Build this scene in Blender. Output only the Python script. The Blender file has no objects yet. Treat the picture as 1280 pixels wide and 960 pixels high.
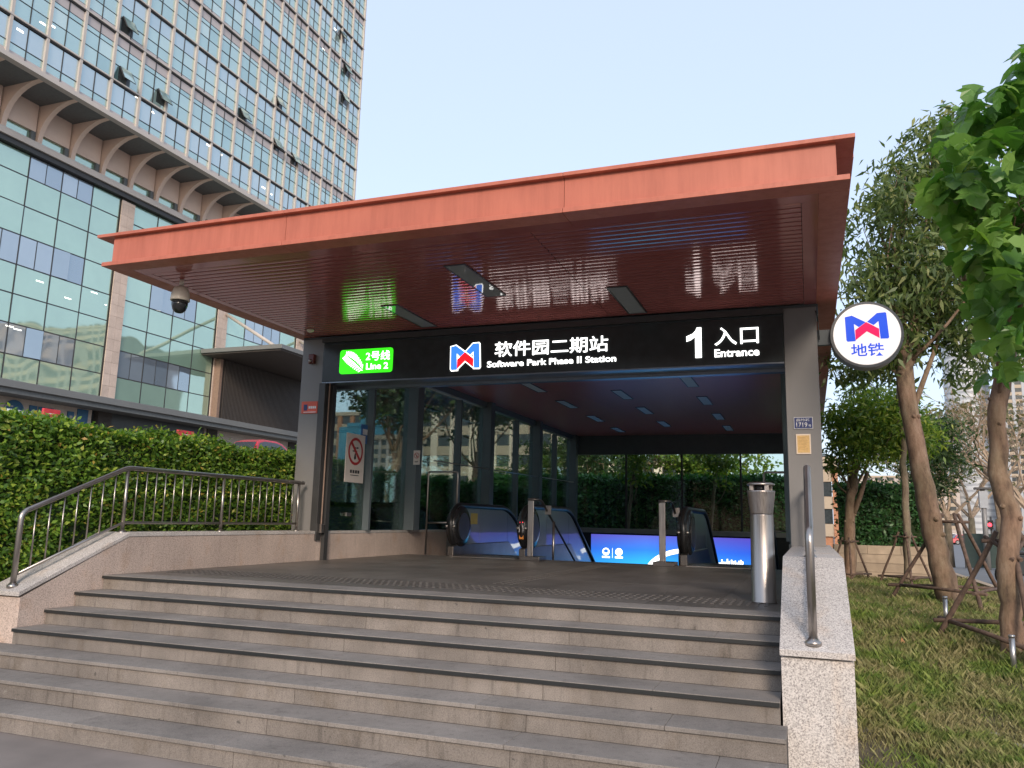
import bpy, bmesh, math, random
import numpy as np
from mathutils import Vector, Matrix
R_ = math.radians
random.seed(7); rng = np.random.default_rng(7)
SC = bpy.context.scene
COL = SC.collection

# ------------------------------------------------------------------ camera
F_PX = 990.745
RM = np.array([[0.93731439, -0.03707288, -0.34650735],
               [0.34770926, 0.16579761, 0.92282687],
               [0.02323824, -0.98546271, 0.16829507]])
CAM = np.array([0, 0, 1.765])
cd = bpy.data.cameras.new('camera'); cam = bpy.data.objects.new('camera', cd); COL.objects.link(cam)
cd.sensor_width = 36; cd.sensor_fit = 'HORIZONTAL'; cd.lens = F_PX / 1280 * 36
cd.clip_start = 0.05; cd.clip_end = 4000
m = Matrix([[RM[i, 0], -RM[i, 1], -RM[i, 2], CAM[i]] for i in range(3)] + [[0, 0, 0, 1]])
cam.matrix_world = m
SC.camera = cam

# ------------------------------------------------------------------ world and sun
SUN_EL, SUN_AZ = R_(24), R_(158)      # azimuth measured clockwise from +Y (north): behind and to the right of the camera
w = bpy.data.worlds.new('World'); SC.world = w; w.use_nodes = True
nt = w.node_tree; nt.nodes.clear()
out = nt.nodes.new('ShaderNodeOutputWorld'); bg = nt.nodes.new('ShaderNodeBackground')
sky = nt.nodes.new('ShaderNodeTexSky'); sky.sky_type = 'NISHITA'; sky.sun_disc = False
sky.sun_elevation = SUN_EL; sky.sun_rotation = SUN_AZ; sky.air_density = 1.0; sky.dust_density = 2.2; sky.ozone_density = 1.2
mix = nt.nodes.new('ShaderNodeMix'); mix.data_type = 'RGBA'; mix.inputs['Factor'].default_value = 0.62
nt.links.new(sky.outputs[0], mix.inputs['A']); mix.inputs['B'].default_value = (4.0, 4.6, 5.75, 1)
nt.links.new(mix.outputs['Result'], bg.inputs[0]); bg.inputs[1].default_value = 0.12
nt.links.new(bg.outputs[0], out.inputs[0])
sd = bpy.data.lights.new('sun', 'SUN'); so = bpy.data.objects.new('sun', sd); COL.objects.link(so)
sd.energy = 1.4; sd.angle = R_(14); sd.color = (1, .84, .70)
dvec = Vector((math.sin(SUN_AZ) * math.cos(SUN_EL), math.cos(SUN_AZ) * math.cos(SUN_EL), math.sin(SUN_EL)))
so.rotation_euler = dvec.to_track_quat('Z', 'Y').to_euler()
SC.view_settings.view_transform = 'Standard'; SC.view_settings.look = 'None'
SC.view_settings.exposure = 0.97; SC.view_settings.gamma = 1
SC.cycles.max_bounces = 8; SC.cycles.transparent_max_bounces = 16
SC.cycles.use_denoising = True

# ------------------------------------------------------------------ measuring helpers: a photo point to a point of the place
def ray(x, y): return RM @ np.array([x - 640, y - 480, F_PX])
def AX(x, y, v): d = ray(x, y); return d * v / d[0] + CAM
def AY(x, y, v): d = ray(x, y); return d * v / d[1] + CAM
def AZ(x, y, v): d = ray(x, y); return d * (v - CAM[2]) / d[2] + CAM

def sstep(t): t = min(1, max(0, t)); return t * t * (3 - 2 * t)
def zg(x, y):
    z = .6 * sstep((y - 5) / 7)
    z -= 1.0 * sstep((y - 22) / 38)
    if x < -9.8: z += 3.9 * sstep((-9.8 - x) / 14) * sstep((y - 0) / 10)
    return z

# ------------------------------------------------------------------ materials
MATS = {}
def nodes_of(name):
    mt = bpy.data.materials.new(name); mt.use_nodes = True
    n = mt.node_tree; b = n.nodes['Principled BSDF']; MATS[name] = mt
    return mt, n, b
def N(n, t, **k):
    q = n.nodes.new(t)
    for a, v in k.items(): setattr(q, a, v)
    return q
def ramp(n, fac, stops):
    r = N(n, 'ShaderNodeValToRGB'); e = r.color_ramp.elements
    while len(e) < len(stops): e.new(.5)
    for i, (p, c) in enumerate(stops): e[i].position = p; e[i].color = (*c, 1)
    n.links.new(fac, r.inputs[0]); return r.outputs[0]
def mixc(n, a, b, fac, mode='MIX'):
    q = N(n, 'ShaderNodeMix', data_type='RGBA', blend_type=mode)
    for s, v in (('A', a), ('B', b), ('Factor', fac)):
        if isinstance(v, (int, float)): q.inputs[s].default_value = v if s == 'Factor' else (v, v, v, 1)
        elif isinstance(v, tuple): q.inputs[s].default_value = (*v, 1)
        else: n.links.new(v, q.inputs[s])
    return q.outputs['Result']
def noise(n, scale, detail=4, coord='Object', stretch=None, rough=.55):
    tc = N(n, 'ShaderNodeTexCoord'); t = N(n, 'ShaderNodeTexNoise')
    t.inputs['Scale'].default_value = scale; t.inputs['Detail'].default_value = detail; t.inputs['Roughness'].default_value = rough
    if coord == 'World':
        g = N(n, 'ShaderNodeNewGeometry'); src = g.outputs['Position']
    else: src = tc.outputs[coord]
    if stretch:
        mp = N(n, 'ShaderNodeMapping'); mp.inputs['Scale'].default_value = stretch
        n.links.new(src, mp.inputs[0]); src = mp.outputs[0]
    n.links.new(src, t.inputs[0]); return t.outputs['Fac']
def bump(n, b, fac, strength=.3, dist=.01):
    q = N(n, 'ShaderNodeBump'); q.inputs['Strength'].default_value = strength; q.inputs['Distance'].default_value = dist
    n.links.new(fac, q.inputs['Height']); n.links.new(q.outputs[0], b.inputs['Normal'])
def randv(n): return N(n, 'ShaderNodeObjectInfo').outputs['Random']
def isl(n): return N(n, 'ShaderNodeNewGeometry').outputs['Random Per Island']

def simple(name, col, rough=.5, metal=0, var=.12, scale=6, spec=.5, bmp=0, bscale=60, objvar=0):
    mt, n, b = nodes_of(name)
    f = noise(n, scale, 5, 'World')
    c = ramp(n, f, [(.3, tuple(x * (1 - var) for x in col)), (.7, tuple(min(1, x * (1 + var)) for x in col))])
    if objvar:
        c2 = ramp(n, randv(n), [(0, (1 - objvar,) * 3), (1, (1 + objvar * .6,) * 3)])
        c = mixc(n, c, c2, 1.0, 'MULTIPLY')
    n.links.new(c, b.inputs['Base Color'])
    b.inputs['Roughness'].default_value = rough; b.inputs['Metallic'].default_value = metal
    b.inputs['Specular IOR Level'].default_value = spec
    if bmp: bump(n, b, noise(n, bscale, 4, 'World'), bmp, .004)
    return mt
def emis(name, col, s=1.0):
    mt, n, b = nodes_of(name)
    b.inputs['Base Color'].default_value = (*[c * .5 for c in col], 1)
    b.inputs['Emission Color'].default_value = (*col, 1); b.inputs['Emission Strength'].default_value = s
    return mt

def granite(name, light, dark, scale=220, speck=.5, stain=.25, rough=.65, objvar=.08, bm=.25, warm=None, scuff=0):
    mt, n, b = nodes_of(name)
    f = noise(n, scale, 3, 'World', rough=.8)
    mid = tuple((a + c) / 2 for a, c in zip(light, dark))
    c = ramp(n, f, [(.36, dark), (.46, mid), (.58, light)])
    g = noise(n, 1.6, 5, 'World')
    st = ramp(n, g, [(.3, (1 - stain,) * 3), (.65, (1.06,) * 3)])
    c = mixc(n, c, st, 1.0, 'MULTIPLY')
    s3 = noise(n, 5, 5, 'World', stretch=(3, 3, .5), rough=.7)
    c = mixc(n, c, ramp(n, s3, [(.28, (1 - stain * .9,) * 3), (.46, (1,) * 3), (.8, (1.05,) * 3)]), 1.0, 'MULTIPLY')
    if scuff:
        q1 = noise(n, 7, 8, 'World', rough=.85, stretch=(1, 1, 1.6)); q2 = noise(n, .9, 2, 'World')
        mk = mixc(n, (0, 0, 0), ramp(n, q1, [(.60, (0, 0, 0)), (.68, (.5, .5, .5))]), ramp(n, q2, [(.45, (0, 0, 0)), (.6, (1, 1, 1))]))
        c = mixc(n, c, (.52, .49, .45), mk)
        q3 = noise(n, 16, 2, 'World'); c = mixc(n, c, (.07, .065, .06), ramp(n, q3, [(.74, (0, 0, 0)), (.76, (.7, .7, .7))]))
    if warm:
        g2 = noise(n, 3.5, 4, 'World', stretch=(1, 1, .6)); wf = ramp(n, g2, [(.55, (0, 0, 0)), (.75, (1, 1, 1))])
        c = mixc(n, c, mixc(n, c, warm, 1.0, 'MULTIPLY'), wf)
    if objvar:
        c = mixc(n, c, ramp(n, randv(n), [(0, (1 - objvar,) * 3), (1, (1 + objvar,) * 3)]), 1.0, 'MULTIPLY')
    n.links.new(c, b.inputs['Base Color']); b.inputs['Roughness'].default_value = rough; b.inputs['Specular IOR Level'].default_value = .25
    bump(n, b, f, bm, .003)
    return mt
M = MATS
granite('pale_granite', (.62, .58, .54), (.22, .2, .19), 90, stain=.12, rough=.75, warm=(1.0, .9, .8))
granite('pink_granite', (.62, .50, .43), (.33, .265, .225), 75, stain=.14, rough=.75, warm=(.95, .85, .75))
granite('step_granite', (.275, .242, .212), (.17, .15, .132), 130, stain=.38, rough=.7, objvar=.1, warm=(.82, .78, .72), scuff=1)
granite('tread_granite', (.275, .248, .222), (.18, .165, .15), 130, stain=.3, rough=.8, objvar=.07, scuff=1)
granite('floor_granite', (.165, .148, .132), (.11, .10, .09), 160, stain=.35, rough=.42, objvar=.1, bm=.1)
granite('tower_stone', (.62, .50, .42), (.45, .36, .30), 60, stain=.1, rough=.8, objvar=.07)
simple('lit_attic_stone', (.68, .52, .42), .8, var=.06, scale=.6)  # lighter, warmer copy of the tower stone for the light on the attic
simple('paving', (.22, .19, .17), .8, var=.2, scale=1.2, bmp=.3)
simple('asphalt', (.16, .165, .17), .85, var=.15, scale=2, bmp=.3)
simple('soil', (.10, .08, .05), .95, var=.4, scale=7, bmp=.5, bscale=20)
simple('black_strip', (.018, .02, .02), .5)
simple('joint', (.05, .045, .04), .9)
mt, n, b = nodes_of('red_paint')
f = noise(n, 1.4, 6, 'World'); c = ramp(n, f, [(.3, (.43, .13, .082)), (.7, (.50, .155, .096))])
f = noise(n, 2.2, 6, 'World', stretch=(4, 4, .35), rough=.7); c = mixc(n, c, ramp(n, f, [(.32, (.86, .84, .84)), (.55, (1, 1, 1)), (.75, (1.05, 1.06, 1.08))]), 1.0, 'MULTIPLY')
n.links.new(c, b.inputs['Base Color']); n.links.new(ramp(n, f, [(.3, (.55,) * 3), (.7, (.38,) * 3)]), b.inputs['Roughness']); b.inputs['Specular IOR Level'].default_value = .4
bump(n, b, noise(n, 1.1, 2, 'World'), .12, .02)
# soffit: glossy dark red metal
mt, n, b = nodes_of('soffit_metal')
f = noise(n, 3, 4, 'World'); n.links.new(ramp(n, f, [(.3, (.42, .135, .12)), (.7, (.48, .158, .14))]), b.inputs['Base Color'])
b.inputs['Metallic'].default_value = .22; b.inputs['Specular IOR Level'].default_value = .9; b.inputs['Roughness'].default_value = .2
f2 = noise(n, 2.5, 3, 'World'); rr = ramp(n, f2, [(.3, (.085,) * 3), (.7, (.13,) * 3)]); n.links.new(rr, b.inputs['Roughness'])
simple('ceiling_metal', (.60, .18, .15), .3, metal=.1, var=.04)  # soffit red made lighter in colour to brighten the dim interior
simple('dark_void', (.012, .008, .008), .9)
simple('column_paint', (.20, .195, .19), .38, var=.05, scale=2, spec=.5)
simple('frame_paint', (.105, .128, .138), .4, var=.06, scale=3)
simple('dark_frame', (.045, .045, .045), .4, var=.1)
simple('beam_dark', (.07, .085, .09), .3, var=.08)
simple('sign_black', (.024, .032, .033), .22, var=.2)
simple('header_metal', (.24, .27, .31), .34, metal=.8, var=.08)
# brushed steel
mt, n, b = nodes_of('steel')
f = noise(n, 3, 6, 'World', stretch=(30, 30, 1)); n.links.new(ramp(n, f, [(.3, (.33, .30, .275)), (.7, (.47, .43, .40))]), b.inputs['Base Color'])
b.inputs['Metallic'].default_value = .95; n.links.new(ramp(n, f, [(.3, (.26,) * 3), (.7, (.40,) * 3)]), b.inputs['Roughness'])
simple('rail_steel', (.38, .35, .325), .3, metal=.9, var=.15, scale=3)
simple('dark_steel', (.17, .155, .145), .3, metal=.8, var=.2, scale=3)
simple('rubber', (.015, .015, .016), .35)
simple('black_plastic', (.02, .02, .022), .25)
simple('cream_plastic', (.66, .60, .50), .35, var=.04)
simple('smoke_dome', (.02, .022, .024), .08)
simple('maroon_plastic', (.14, .03, .025), .35)
simple('lamp_lens_matt', (.75, .80, .80), .5, var=.04)
simple('lamp_lens', (.34, .37, .37), .03, var=.04, spec=.9)
emis('white_glow', (1, .99, .96), 1.3); emis('green_glow', (.035, .70, .01), 0.8)
emis('blue_glow', (.04, .20, .95), .75); emis('red_glow', (.85, .01, .02), .7)
emis('cream_glow', (.92, .84, .78), .55); emis('roundel_blue', (.03, .10, .75), .5); emis('roundel_red', (.85, .015, .12), .5)
emis('red_lamp', (1, .03, .05), 3.0); emis('ceiling_glow', (1, .95, .85), 2.2)
simple('white_board', (.66, .60, .54), .5, var=.04); simple('red_print', (.42, .03, .03), .5); simple('black_print', (.03, .03, .03), .5)
simple('blue_board', (.05, .16, .42), .4); simple('plate_blue', (.02, .035, .14), .35); simple('plate_white', (.65, .66, .68), .5)
simple('gold_paper', (.62, .40, .15), .45, var=.12, scale=40); simple('gold_print', (.38, .22, .07), .6)
simple('cream_frame', (.72, .60, .48), .5); simple('orange_board', (.62, .10, .06), .5); simple('red_board', (.60, .05, .06), .45)
simple('yellow_sticker', (.62, .45, .04), .5); simple('orange_sticker', (.70, .25, .04), .5)
simple('tactile_grey', (.118, .107, .097), .55, var=.15)
for nm, c0, c1, c2 in (('bark', (.10, .062, .045), (.22, .145, .10), (.30, .22, .165)), ('bark_grey', (.11, .085, .06), (.21, .165, .12), (.30, .25, .19))):
    mt, n, b = nodes_of(nm)
    f1 = noise(n, 5, 8, 'World', stretch=(1.6, 1.6, .5), rough=.75); f2 = noise(n, 2.2, 4, 'World')
    c = ramp(n, f1, [(.34, c0), (.5, c1), (.68, c2)]); c = mixc(n, c, ramp(n, f2, [(.4, (.85, .9, .8)), (.65, (1.1, 1.05, 1))]), 1.0, 'MULTIPLY')
    n.links.new(c, b.inputs['Base Color']); b.inputs['Roughness'].default_value = .9; bump(n, b, noise(n, 22, 8, 'World', stretch=(1, 1, .45), rough=.75), .8, .02)
simple('twig', (.36, .27, .19), .9, var=.3, scale=9)
simple('stake_wood', (.115, .075, .055), .9, var=.4, scale=16, bmp=.8)
simple('planter_stone', (.42, .33, .24), .85, var=.15, scale=5, bmp=.4, objvar=.14)
simple('cream_wall', (.70, .60, .48), .8, var=.06); simple('beige_band', (.42, .34, .25), .8, var=.06)
simple('dark_glass', (.04, .05, .055), .15, var=.3); simple('orange_wall', (.42, .20, .11), .8); simple('blue_wrap', (.06, .24, .34), .7)
simple('tower_white', (.46, .40, .35), .6); simple('concrete', (.30, .285, .265), .75, var=.08)
simple('tower_frame', (.47, .43, .39), .6, var=.05, scale=.5); simple('dark_line', (.035, .035, .035), .5)
simple('grey_canopy', (.16, .165, .16), .5, var=.06, scale=.5); simple('canopy_under', (.12, .13, .13), .6)
simple('louver_brown', (.055, .046, .040), .6, var=.15); simple('copper_trim', (.24, .16, .12), .55)
simple('shop_wall', (.42, .37, .32), .7); simple('shop_blue', (.02, .10, .20), .5); simple('shop_dark', (.03, .035, .035), .3)
simple('car_red', (.50, .03, .05), .25, spec=.7); simple('car_white', (.70, .70, .70), .25); simple('car_grey', (.25, .27, .3), .25)
simple('car_glass', (.05, .06, .07), .08); simple('tyre', (.02, .02, .02), .8); simple('rim', (.4, .4, .4), .3, metal=.8)
simple('road_rail_green', (.03, .055, .05), .7); simple('white_paint', (.7, .7, .68), .5)
simple('dry_leaf', (.34, .16, .07), .8, var=.3); simple('litter', (.40, .40, .31), .8)
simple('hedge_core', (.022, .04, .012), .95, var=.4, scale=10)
simple('haze_tower', (.50, .52, .53), .35, var=.04, scale=.05); simple('far_grey', (.34, .36, .38), .5)  # haze_tower: distance haze is put into the pale glass colour

def leafm(name, stops, rough=.45, trans=.35, spec=.5):
    mt, n, b = nodes_of(name)
    out = n.nodes['Material Output']
    c = ramp(n, isl(n), stops)
    n.links.new(c, b.inputs['Base Color']); b.inputs['Roughness'].default_value = rough; b.inputs['Specular IOR Level'].default_value = spec
    t = N(n, 'ShaderNodeBsdfTranslucent'); n.links.new(mixc(n, c, (1.3, 1.5, .6), 1.0, 'MULTIPLY'), t.inputs[0])
    ms = N(n, 'ShaderNodeMixShader'); ms.inputs[0].default_value = trans
    n.links.new(b.outputs[0], ms.inputs[1]); n.links.new(t.outputs[0], ms.inputs[2]); n.links.new(ms.outputs[0], out.inputs[0])
    return mt
leafm('hedge_leaf', [(0, (.04, .10, .015)), (.4, (.10, .21, .025)), (.75, (.21, .35, .04)), (.96, (.38, .46, .07)), (1, (.5, .30, .07))])
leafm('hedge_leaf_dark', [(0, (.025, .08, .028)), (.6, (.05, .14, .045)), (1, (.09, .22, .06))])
leafm('tree_leaf', [(0, (.05, .085, .028)), (.5, (.11, .16, .05)), (.85, (.20, .25, .085)), (1, (.30, .31, .12))])
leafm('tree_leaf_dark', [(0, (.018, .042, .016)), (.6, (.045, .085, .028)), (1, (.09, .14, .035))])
leafm('bright_leaf', [(0, (.06, .13, .02)), (.5, (.15, .25, .035)), (1, (.34, .38, .06))])
leafm('dull_leaf', [(0, (.08, .10, .04)), (.5, (.15, .15, .07)), (1, (.25, .17, .10))])
mt, n, b = nodes_of('grass_blade'); out = n.nodes['Material Output']
cg = ramp(n, isl(n), [(0, (.07, .13, .02)), (.5, (.13, .20, .03)), (1, (.24, .31, .06))]); cs_ = ramp(n, isl(n), [(0, (.17, .16, .06)), (.5, (.28, .24, .11)), (1, (.42, .35, .19))])
pn = noise(n, 1.9, 6, 'World', rough=.7); c = mixc(n, cg, cs_, ramp(n, pn, [(.41, (0, 0, 0)), (.56, (.85, .85, .85))]))
n.links.new(c, b.inputs['Base Color']); b.inputs['Roughness'].default_value = .7
t = N(n, 'ShaderNodeBsdfTranslucent'); n.links.new(c, t.inputs[0]); ms = N(n, 'ShaderNodeMixShader'); ms.inputs[0].default_value = .25
n.links.new(b.outputs[0], ms.inputs[1]); n.links.new(t.outputs[0], ms.inputs[2]); n.links.new(ms.outputs[0], out.inputs[0])
mt = leafm('broad_leaf', [(0, (.055, .14, .03)), (.5, (.11, .24, .045)), (1, (.21, .35, .08))], .4, .4)
mt2, n, b = nodes_of('broad_leaf_single'); out = n.nodes['Material Output']
c = ramp(n, randv(n), [(0, (.055, .14, .03)), (.5, (.11, .24, .045)), (1, (.22, .36, .08))]); n.links.new(c, b.inputs['Base Color']); b.inputs['Roughness'].default_value = .4
t = N(n, 'ShaderNodeBsdfTranslucent'); n.links.new(mixc(n, c, (1.3, 1.5, .6), 1.0, 'MULTIPLY'), t.inputs[0])
ms = N(n, 'ShaderNodeMixShader'); ms.inputs[0].default_value = .4
n.links.new(b.outputs[0], ms.inputs[1]); n.links.new(t.outputs[0], ms.inputs[2]); n.links.new(ms.outputs[0], out.inputs[0])

def glass(name, tint, refl=1.0, base=.04, rough=.02, wave=0, wscale=.5):
    mt, n, b = nodes_of(name); out = n.nodes['Material Output']; n.nodes.remove(b)
    tr = N(n, 'ShaderNodeBsdfTransparent'); tr.inputs[0].default_value = (*tint, 1)
    gl = N(n, 'ShaderNodeBsdfGlossy'); gl.inputs['Roughness'].default_value = rough; gl.inputs[0].default_value = (.8, .9, .9, 1)
    fr = N(n, 'ShaderNodeFresnel'); fr.inputs[0].default_value = 1.5
    ma = N(n, 'ShaderNodeMath', operation='MULTIPLY_ADD'); ma.inputs[1].default_value = refl; ma.inputs[2].default_value = base
    n.links.new(fr.outputs[0], ma.inputs[0]); ms = N(n, 'ShaderNodeMixShader'); n.links.new(ma.outputs[0], ms.inputs[0])
    n.links.new(tr.outputs[0], ms.inputs[1]); n.links.new(gl.outputs[0], ms.inputs[2]); n.links.new(ms.outputs[0], out.inputs[0])
    return mt
glass('station_glass', (.86, .92, .89), .7, .01)
def curtain(name, stops, gloss=.45, wave=.25, wscale=.35, tint=(.75, .95, .95), see=0.0, per='obj'):
    """opaque coated facade glass: body colour plus a wavy sharp reflection"""
    mt, n, b = nodes_of(name); out = n.nodes['Material Output']
    r = randv(n) if per == 'obj' else isl(n)
    c = ramp(n, r, stops); g = noise(n, .35, 3, 'World')
    c = mixc(n, c, ramp(n, g, [(.3, (.88,) * 3), (.7, (1.1,) * 3)]), 1.0, 'MULTIPLY')
    n.links.new(c, b.inputs['Base Color']); b.inputs['Roughness'].default_value = .3
    gl = N(n, 'ShaderNodeBsdfGlossy'); gl.inputs['Roughness'].default_value = .03; gl.inputs[0].default_value = (*tint, 1)
    wv = noise(n, wscale, 2, 'World'); bp = N(n, 'ShaderNodeBump'); bp.inputs['Strength'].default_value = wave; bp.inputs['Distance'].default_value = .25
    n.links.new(wv, bp.inputs['Height']); n.links.new(bp.outputs[0], gl.inputs['Normal'])
    ms = N(n, 'ShaderNodeMixShader'); ms.inputs[0].default_value = gloss
    n.links.new(b.outputs[0], ms.inputs[1]); n.links.new(gl.outputs[0], ms.inputs[2])
    n.links.new(ms.outputs[0], out.inputs[0])
    return mt
TE = [(0, (.12, .23, .23)), (.3, (.22, .34, .33)), (.75, (.31, .43, .41)), (1, (.42, .50, .46))]
curtain('tower_glass', TE, .42, tint=(.78, .93, .88)); curtain('tower_glass_far', TE, .42, tint=(.78, .93, .88), per='isl')
LA = [(0, (.31, .34, .37)), (1, (.38, .40, .42))]
curtain('lavender_glass', LA, .4); curtain('lavender_glass_far', LA, .4, per='isl')
curtain('podium_glass', [(0, (.20, .34, .26)), (1, (.27, .41, .31))], .42, .22, .16, (.80, .97, .84))
curtain('podium_blue_glass', [(0, (.09, .12, .16)), (1, (.30, .34, .37))], .4, .2, .16, (.78, .88, .92))
simple('spandrel', (.44, .40, .39), .5, var=.04, scale=1); simple('spandrel_far', (.44, .40, .39), .5)

curtain('balustrade_glass', [(0, (.28, .32, .36)), (1, (.32, .36, .40))], .22, .1, .4, (.9, .95, 1))

# LED screen (a lit advertising screen: its picture is its emission)
mt, n, b = nodes_of('led_screen')
tc = N(n, 'ShaderNodeTexCoord'); sp = N(n, 'ShaderNodeSeparateXYZ'); n.links.new(tc.outputs['Generated'], sp.inputs[0])
c = ramp(n, sp.outputs['Z'], [(0, (.05, .50, .9)), (.55, (.04, .42, .85)), (.78, (.04, .19, .70)), (1, (.12, .11, .48))])
c2 = ramp(n, sp.outputs['X'], [(0, (.7, .7, .9)), (.35, (.9, 1.2, 1.2)), (.6, (.8, .9, 1.1)), (1, (.7, .55, .9))])
c = mixc(n, c, c2, 1.0, 'MULTIPLY'); n.links.new(c, b.inputs['Emission Color']); b.inputs['Emission Strength'].default_value = .72
b.inputs['Base Color'].default_value = (.01, .01, .02, 1); b.inputs['Roughness'].default_value = .3

# ------------------------------------------------------------------ mesh builder
ORG = {}
def org(o): return ORG.get(o.name, Vector((0, 0, 0))) if o else Vector((0, 0, 0))
class MB:
    def __init__(s): s.v = []; s.f = []
    def add(s, vs, fs):
        k = len(s.v); s.v += [tuple(float(c) for c in p) for p in vs]; s.f += [tuple(i + k for i in q) for q in fs]; return s
    def box(s, x0, x1, y0, y1, z0, z1):
        return s.add([(x0, y0, z0), (x1, y0, z0), (x1, y1, z0), (x0, y1, z0), (x0, y0, z1), (x1, y0, z1), (x1, y1, z1), (x0, y1, z1)],
                     [(0, 3, 2, 1), (4, 5, 6, 7), (0, 1, 5, 4), (1, 2, 6, 5), (2, 3, 7, 6), (3, 0, 4, 7)])
    def extr(s, poly, a, b, axis='x'):
        """polygon in the two other axes, extruded along axis from a to b"""
        def P(p, t): return {'x': (t, p[0], p[1]), 'y': (p[0], t, p[1]), 'z': (p[0], p[1], t)}[axis]
        n = len(poly); vs = [P(p, a) for p in poly] + [P(p, b) for p in poly]
        fs = [tuple(range(n))[::-1], tuple(range(n, 2 * n))] + [(i, (i + 1) % n, n + (i + 1) % n, n + i) for i in range(n)]
        return s.add(vs, fs)
    def tube(s, pts, r, n=8, caps=True):
        pts = [Vector(p) for p in pts]; rs = r if isinstance(r, (list, tuple)) else [r] * len(pts)
        vs = []; fs = []; up = Vector((.13, .21, 1)).normalized()
        for i, p in enumerate(pts):
            d = (pts[min(i + 1, len(pts) - 1)] - pts[max(i - 1, 0)]).normalized()
            if abs(d.dot(up)) > .95 and i == 0: up = Vector((1, .1, .1)).normalized()
            a = d.cross(up).normalized(); bb = d.cross(a).normalized()
            for k in range(n):
                t = 2 * math.pi * k / n; vs.append(p + (a * math.cos(t) + bb * math.sin(t)) * rs[i])
        for i in range(len(pts) - 1):
            for k in range(n):
                fs.append((i * n + k, i * n + (k + 1) % n, (i + 1) * n + (k + 1) % n, (i + 1) * n + k))
        if caps: fs += [tuple(range(n))[::-1], tuple(range((len(pts) - 1) * n, len(pts) * n))]
        return s.add(vs, fs)
    def lathe(s, prof, c, n=24, axis='z'):
        vs = []; fs = []
        for (r, h) in prof:
            for k in range(n):
                t = 2 * math.pi * k / n; a, b_ = r * math.cos(t), r * math.sin(t)
                vs.append({'z': (c[0] + a, c[1] + b_, c[2] + h), 'y': (c[0] + a, c[1] + h, c[2] + b_), 'x': (c[0] + h, c[1] + a, c[2] + b_)}[axis])
        for i in range(len(prof) - 1):
            for k in range(n): fs.append((i * n + k, i * n + (k + 1) % n, (i + 1) * n + (k + 1) % n, (i + 1) * n + k))
        fs += [tuple(range(n))[::-1], tuple(range((len(prof) - 1) * n, len(prof) * n))]
        return s.add(vs, fs)
    def build(s, name, mat, parent=None, bevel=0, smooth=False, kind=None, label=None):
        me = bpy.data.meshes.new(name); o = org(parent)
        me.from_pydata([(v[0] - o.x, v[1] - o.y, v[2] - o.z) for v in s.v], [], s.f)
        bm = bmesh.new(); bm.from_mesh(me); bmesh.ops.recalc_face_normals(bm, faces=bm.faces); bm.to_mesh(me); bm.free()
        me.materials.append(M[mat]) if isinstance(mat, str) else me.materials.append(mat)
        ob = bpy.data.objects.new(name, me); COL.objects.link(ob)
        if parent: ob.parent = parent
        ORG[ob.name] = o
        if smooth:
            for p in me.polygons: p.use_smooth = len(p.vertices) == 4
        if bevel:
            md = ob.modifiers.new('bevel', 'BEVEL'); md.width = bevel; md.segments = 2; md.limit_method = 'ANGLE'; md.angle_limit = R_(40)
        if kind: ob['kind'] = kind
        if label: ob['label'] = label
        return ob
def box(name, mat, parent, x0, x1, y0, y1, z0, z1, bevel=0, **k): return MB().box(x0, x1, y0, y1, z0, z1).build(name, mat, parent, bevel, **k)
def tag(o, label, cat, group=None):
    o['label'] = label; o['category'] = cat
    if group: o['group'] = group
    return o
def thing(name, label, cat, loc=(0, 0, 0), group=None, rz=0):
    o = bpy.data.objects.new(name, None); COL.objects.link(o); o.location = loc; o.rotation_euler = (0, 0, rz)
    o.empty_display_size = .2
    ORG[o.name] = Vector(loc); return tag(o, label, cat, group)
def local(name, label, cat, loc, group=None, rz=0):
    """a thing whose parts are modelled round its own origin"""
    o = thing(name, label, cat, loc, group, rz); ORG[o.name] = Vector((0, 0, 0)); return o
def struct(o): o['kind'] = 'structure'; return o
def inst(name, me, parent, loc, scale=(1, 1, 1), rot=(0, 0, 0)):
    o = bpy.data.objects.new(name, me); COL.objects.link(o); p = org(parent); o.parent = parent
    o.location = (loc[0] - p.x, loc[1] - p.y, loc[2] - p.z); o.scale = scale; o.rotation_euler = rot; return o
def unit_box(name, mat, bev=0.0):
    """unit box mesh centred on its base corner, shared by repeated pieces"""
    ob = MB().box(0, 1, 0, 1, 0, 1).build(name, mat); me = ob.data; bpy.data.objects.remove(ob); return me
def copy_tree(o, loc, rz=None, label=None, scale=None):
    c = o.copy(); COL.objects.link(c); c.location = loc
    if rz is not None: c.rotation_euler = (0, 0, rz)
    if label: c['label'] = label
    if scale: c.scale = (scale,) * 3
    def rec(a, b_):
        for ch in a.children:
            d = ch.copy(); COL.objects.link(d); d.parent = b_; d.matrix_parent_inverse = ch.matrix_parent_inverse; rec(ch, d)
    rec(o, c); return c
def mesh_np(name, V, Fq, mat, parent=None, kind=None, nper=4):
    """fast mesh from numpy: V (n,3), F (m,nper)"""
    me = bpy.data.meshes.new(name); o = org(parent)
    V = V - np.array([o.x, o.y, o.z])
    me.vertices.add(len(V)); me.vertices.foreach_set('co', V.astype(np.float32).ravel())
    me.loops.add(Fq.size); me.loops.foreach_set('vertex_index', Fq.astype(np.int32).ravel())
    me.polygons.add(len(Fq)); me.polygons.foreach_set('loop_start', np.arange(0, Fq.size, nper, dtype=np.int32))
    me.polygons.foreach_set('loop_total', np.full(len(Fq), nper, dtype=np.int32))
    me.update(calc_edges=True); me.validate()
    me.materials.append(M[mat]); ob = bpy.data.objects.new(name, me); COL.objects.link(ob)
    if parent: ob.parent = parent
    if kind: ob['kind'] = kind
    return ob

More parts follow.
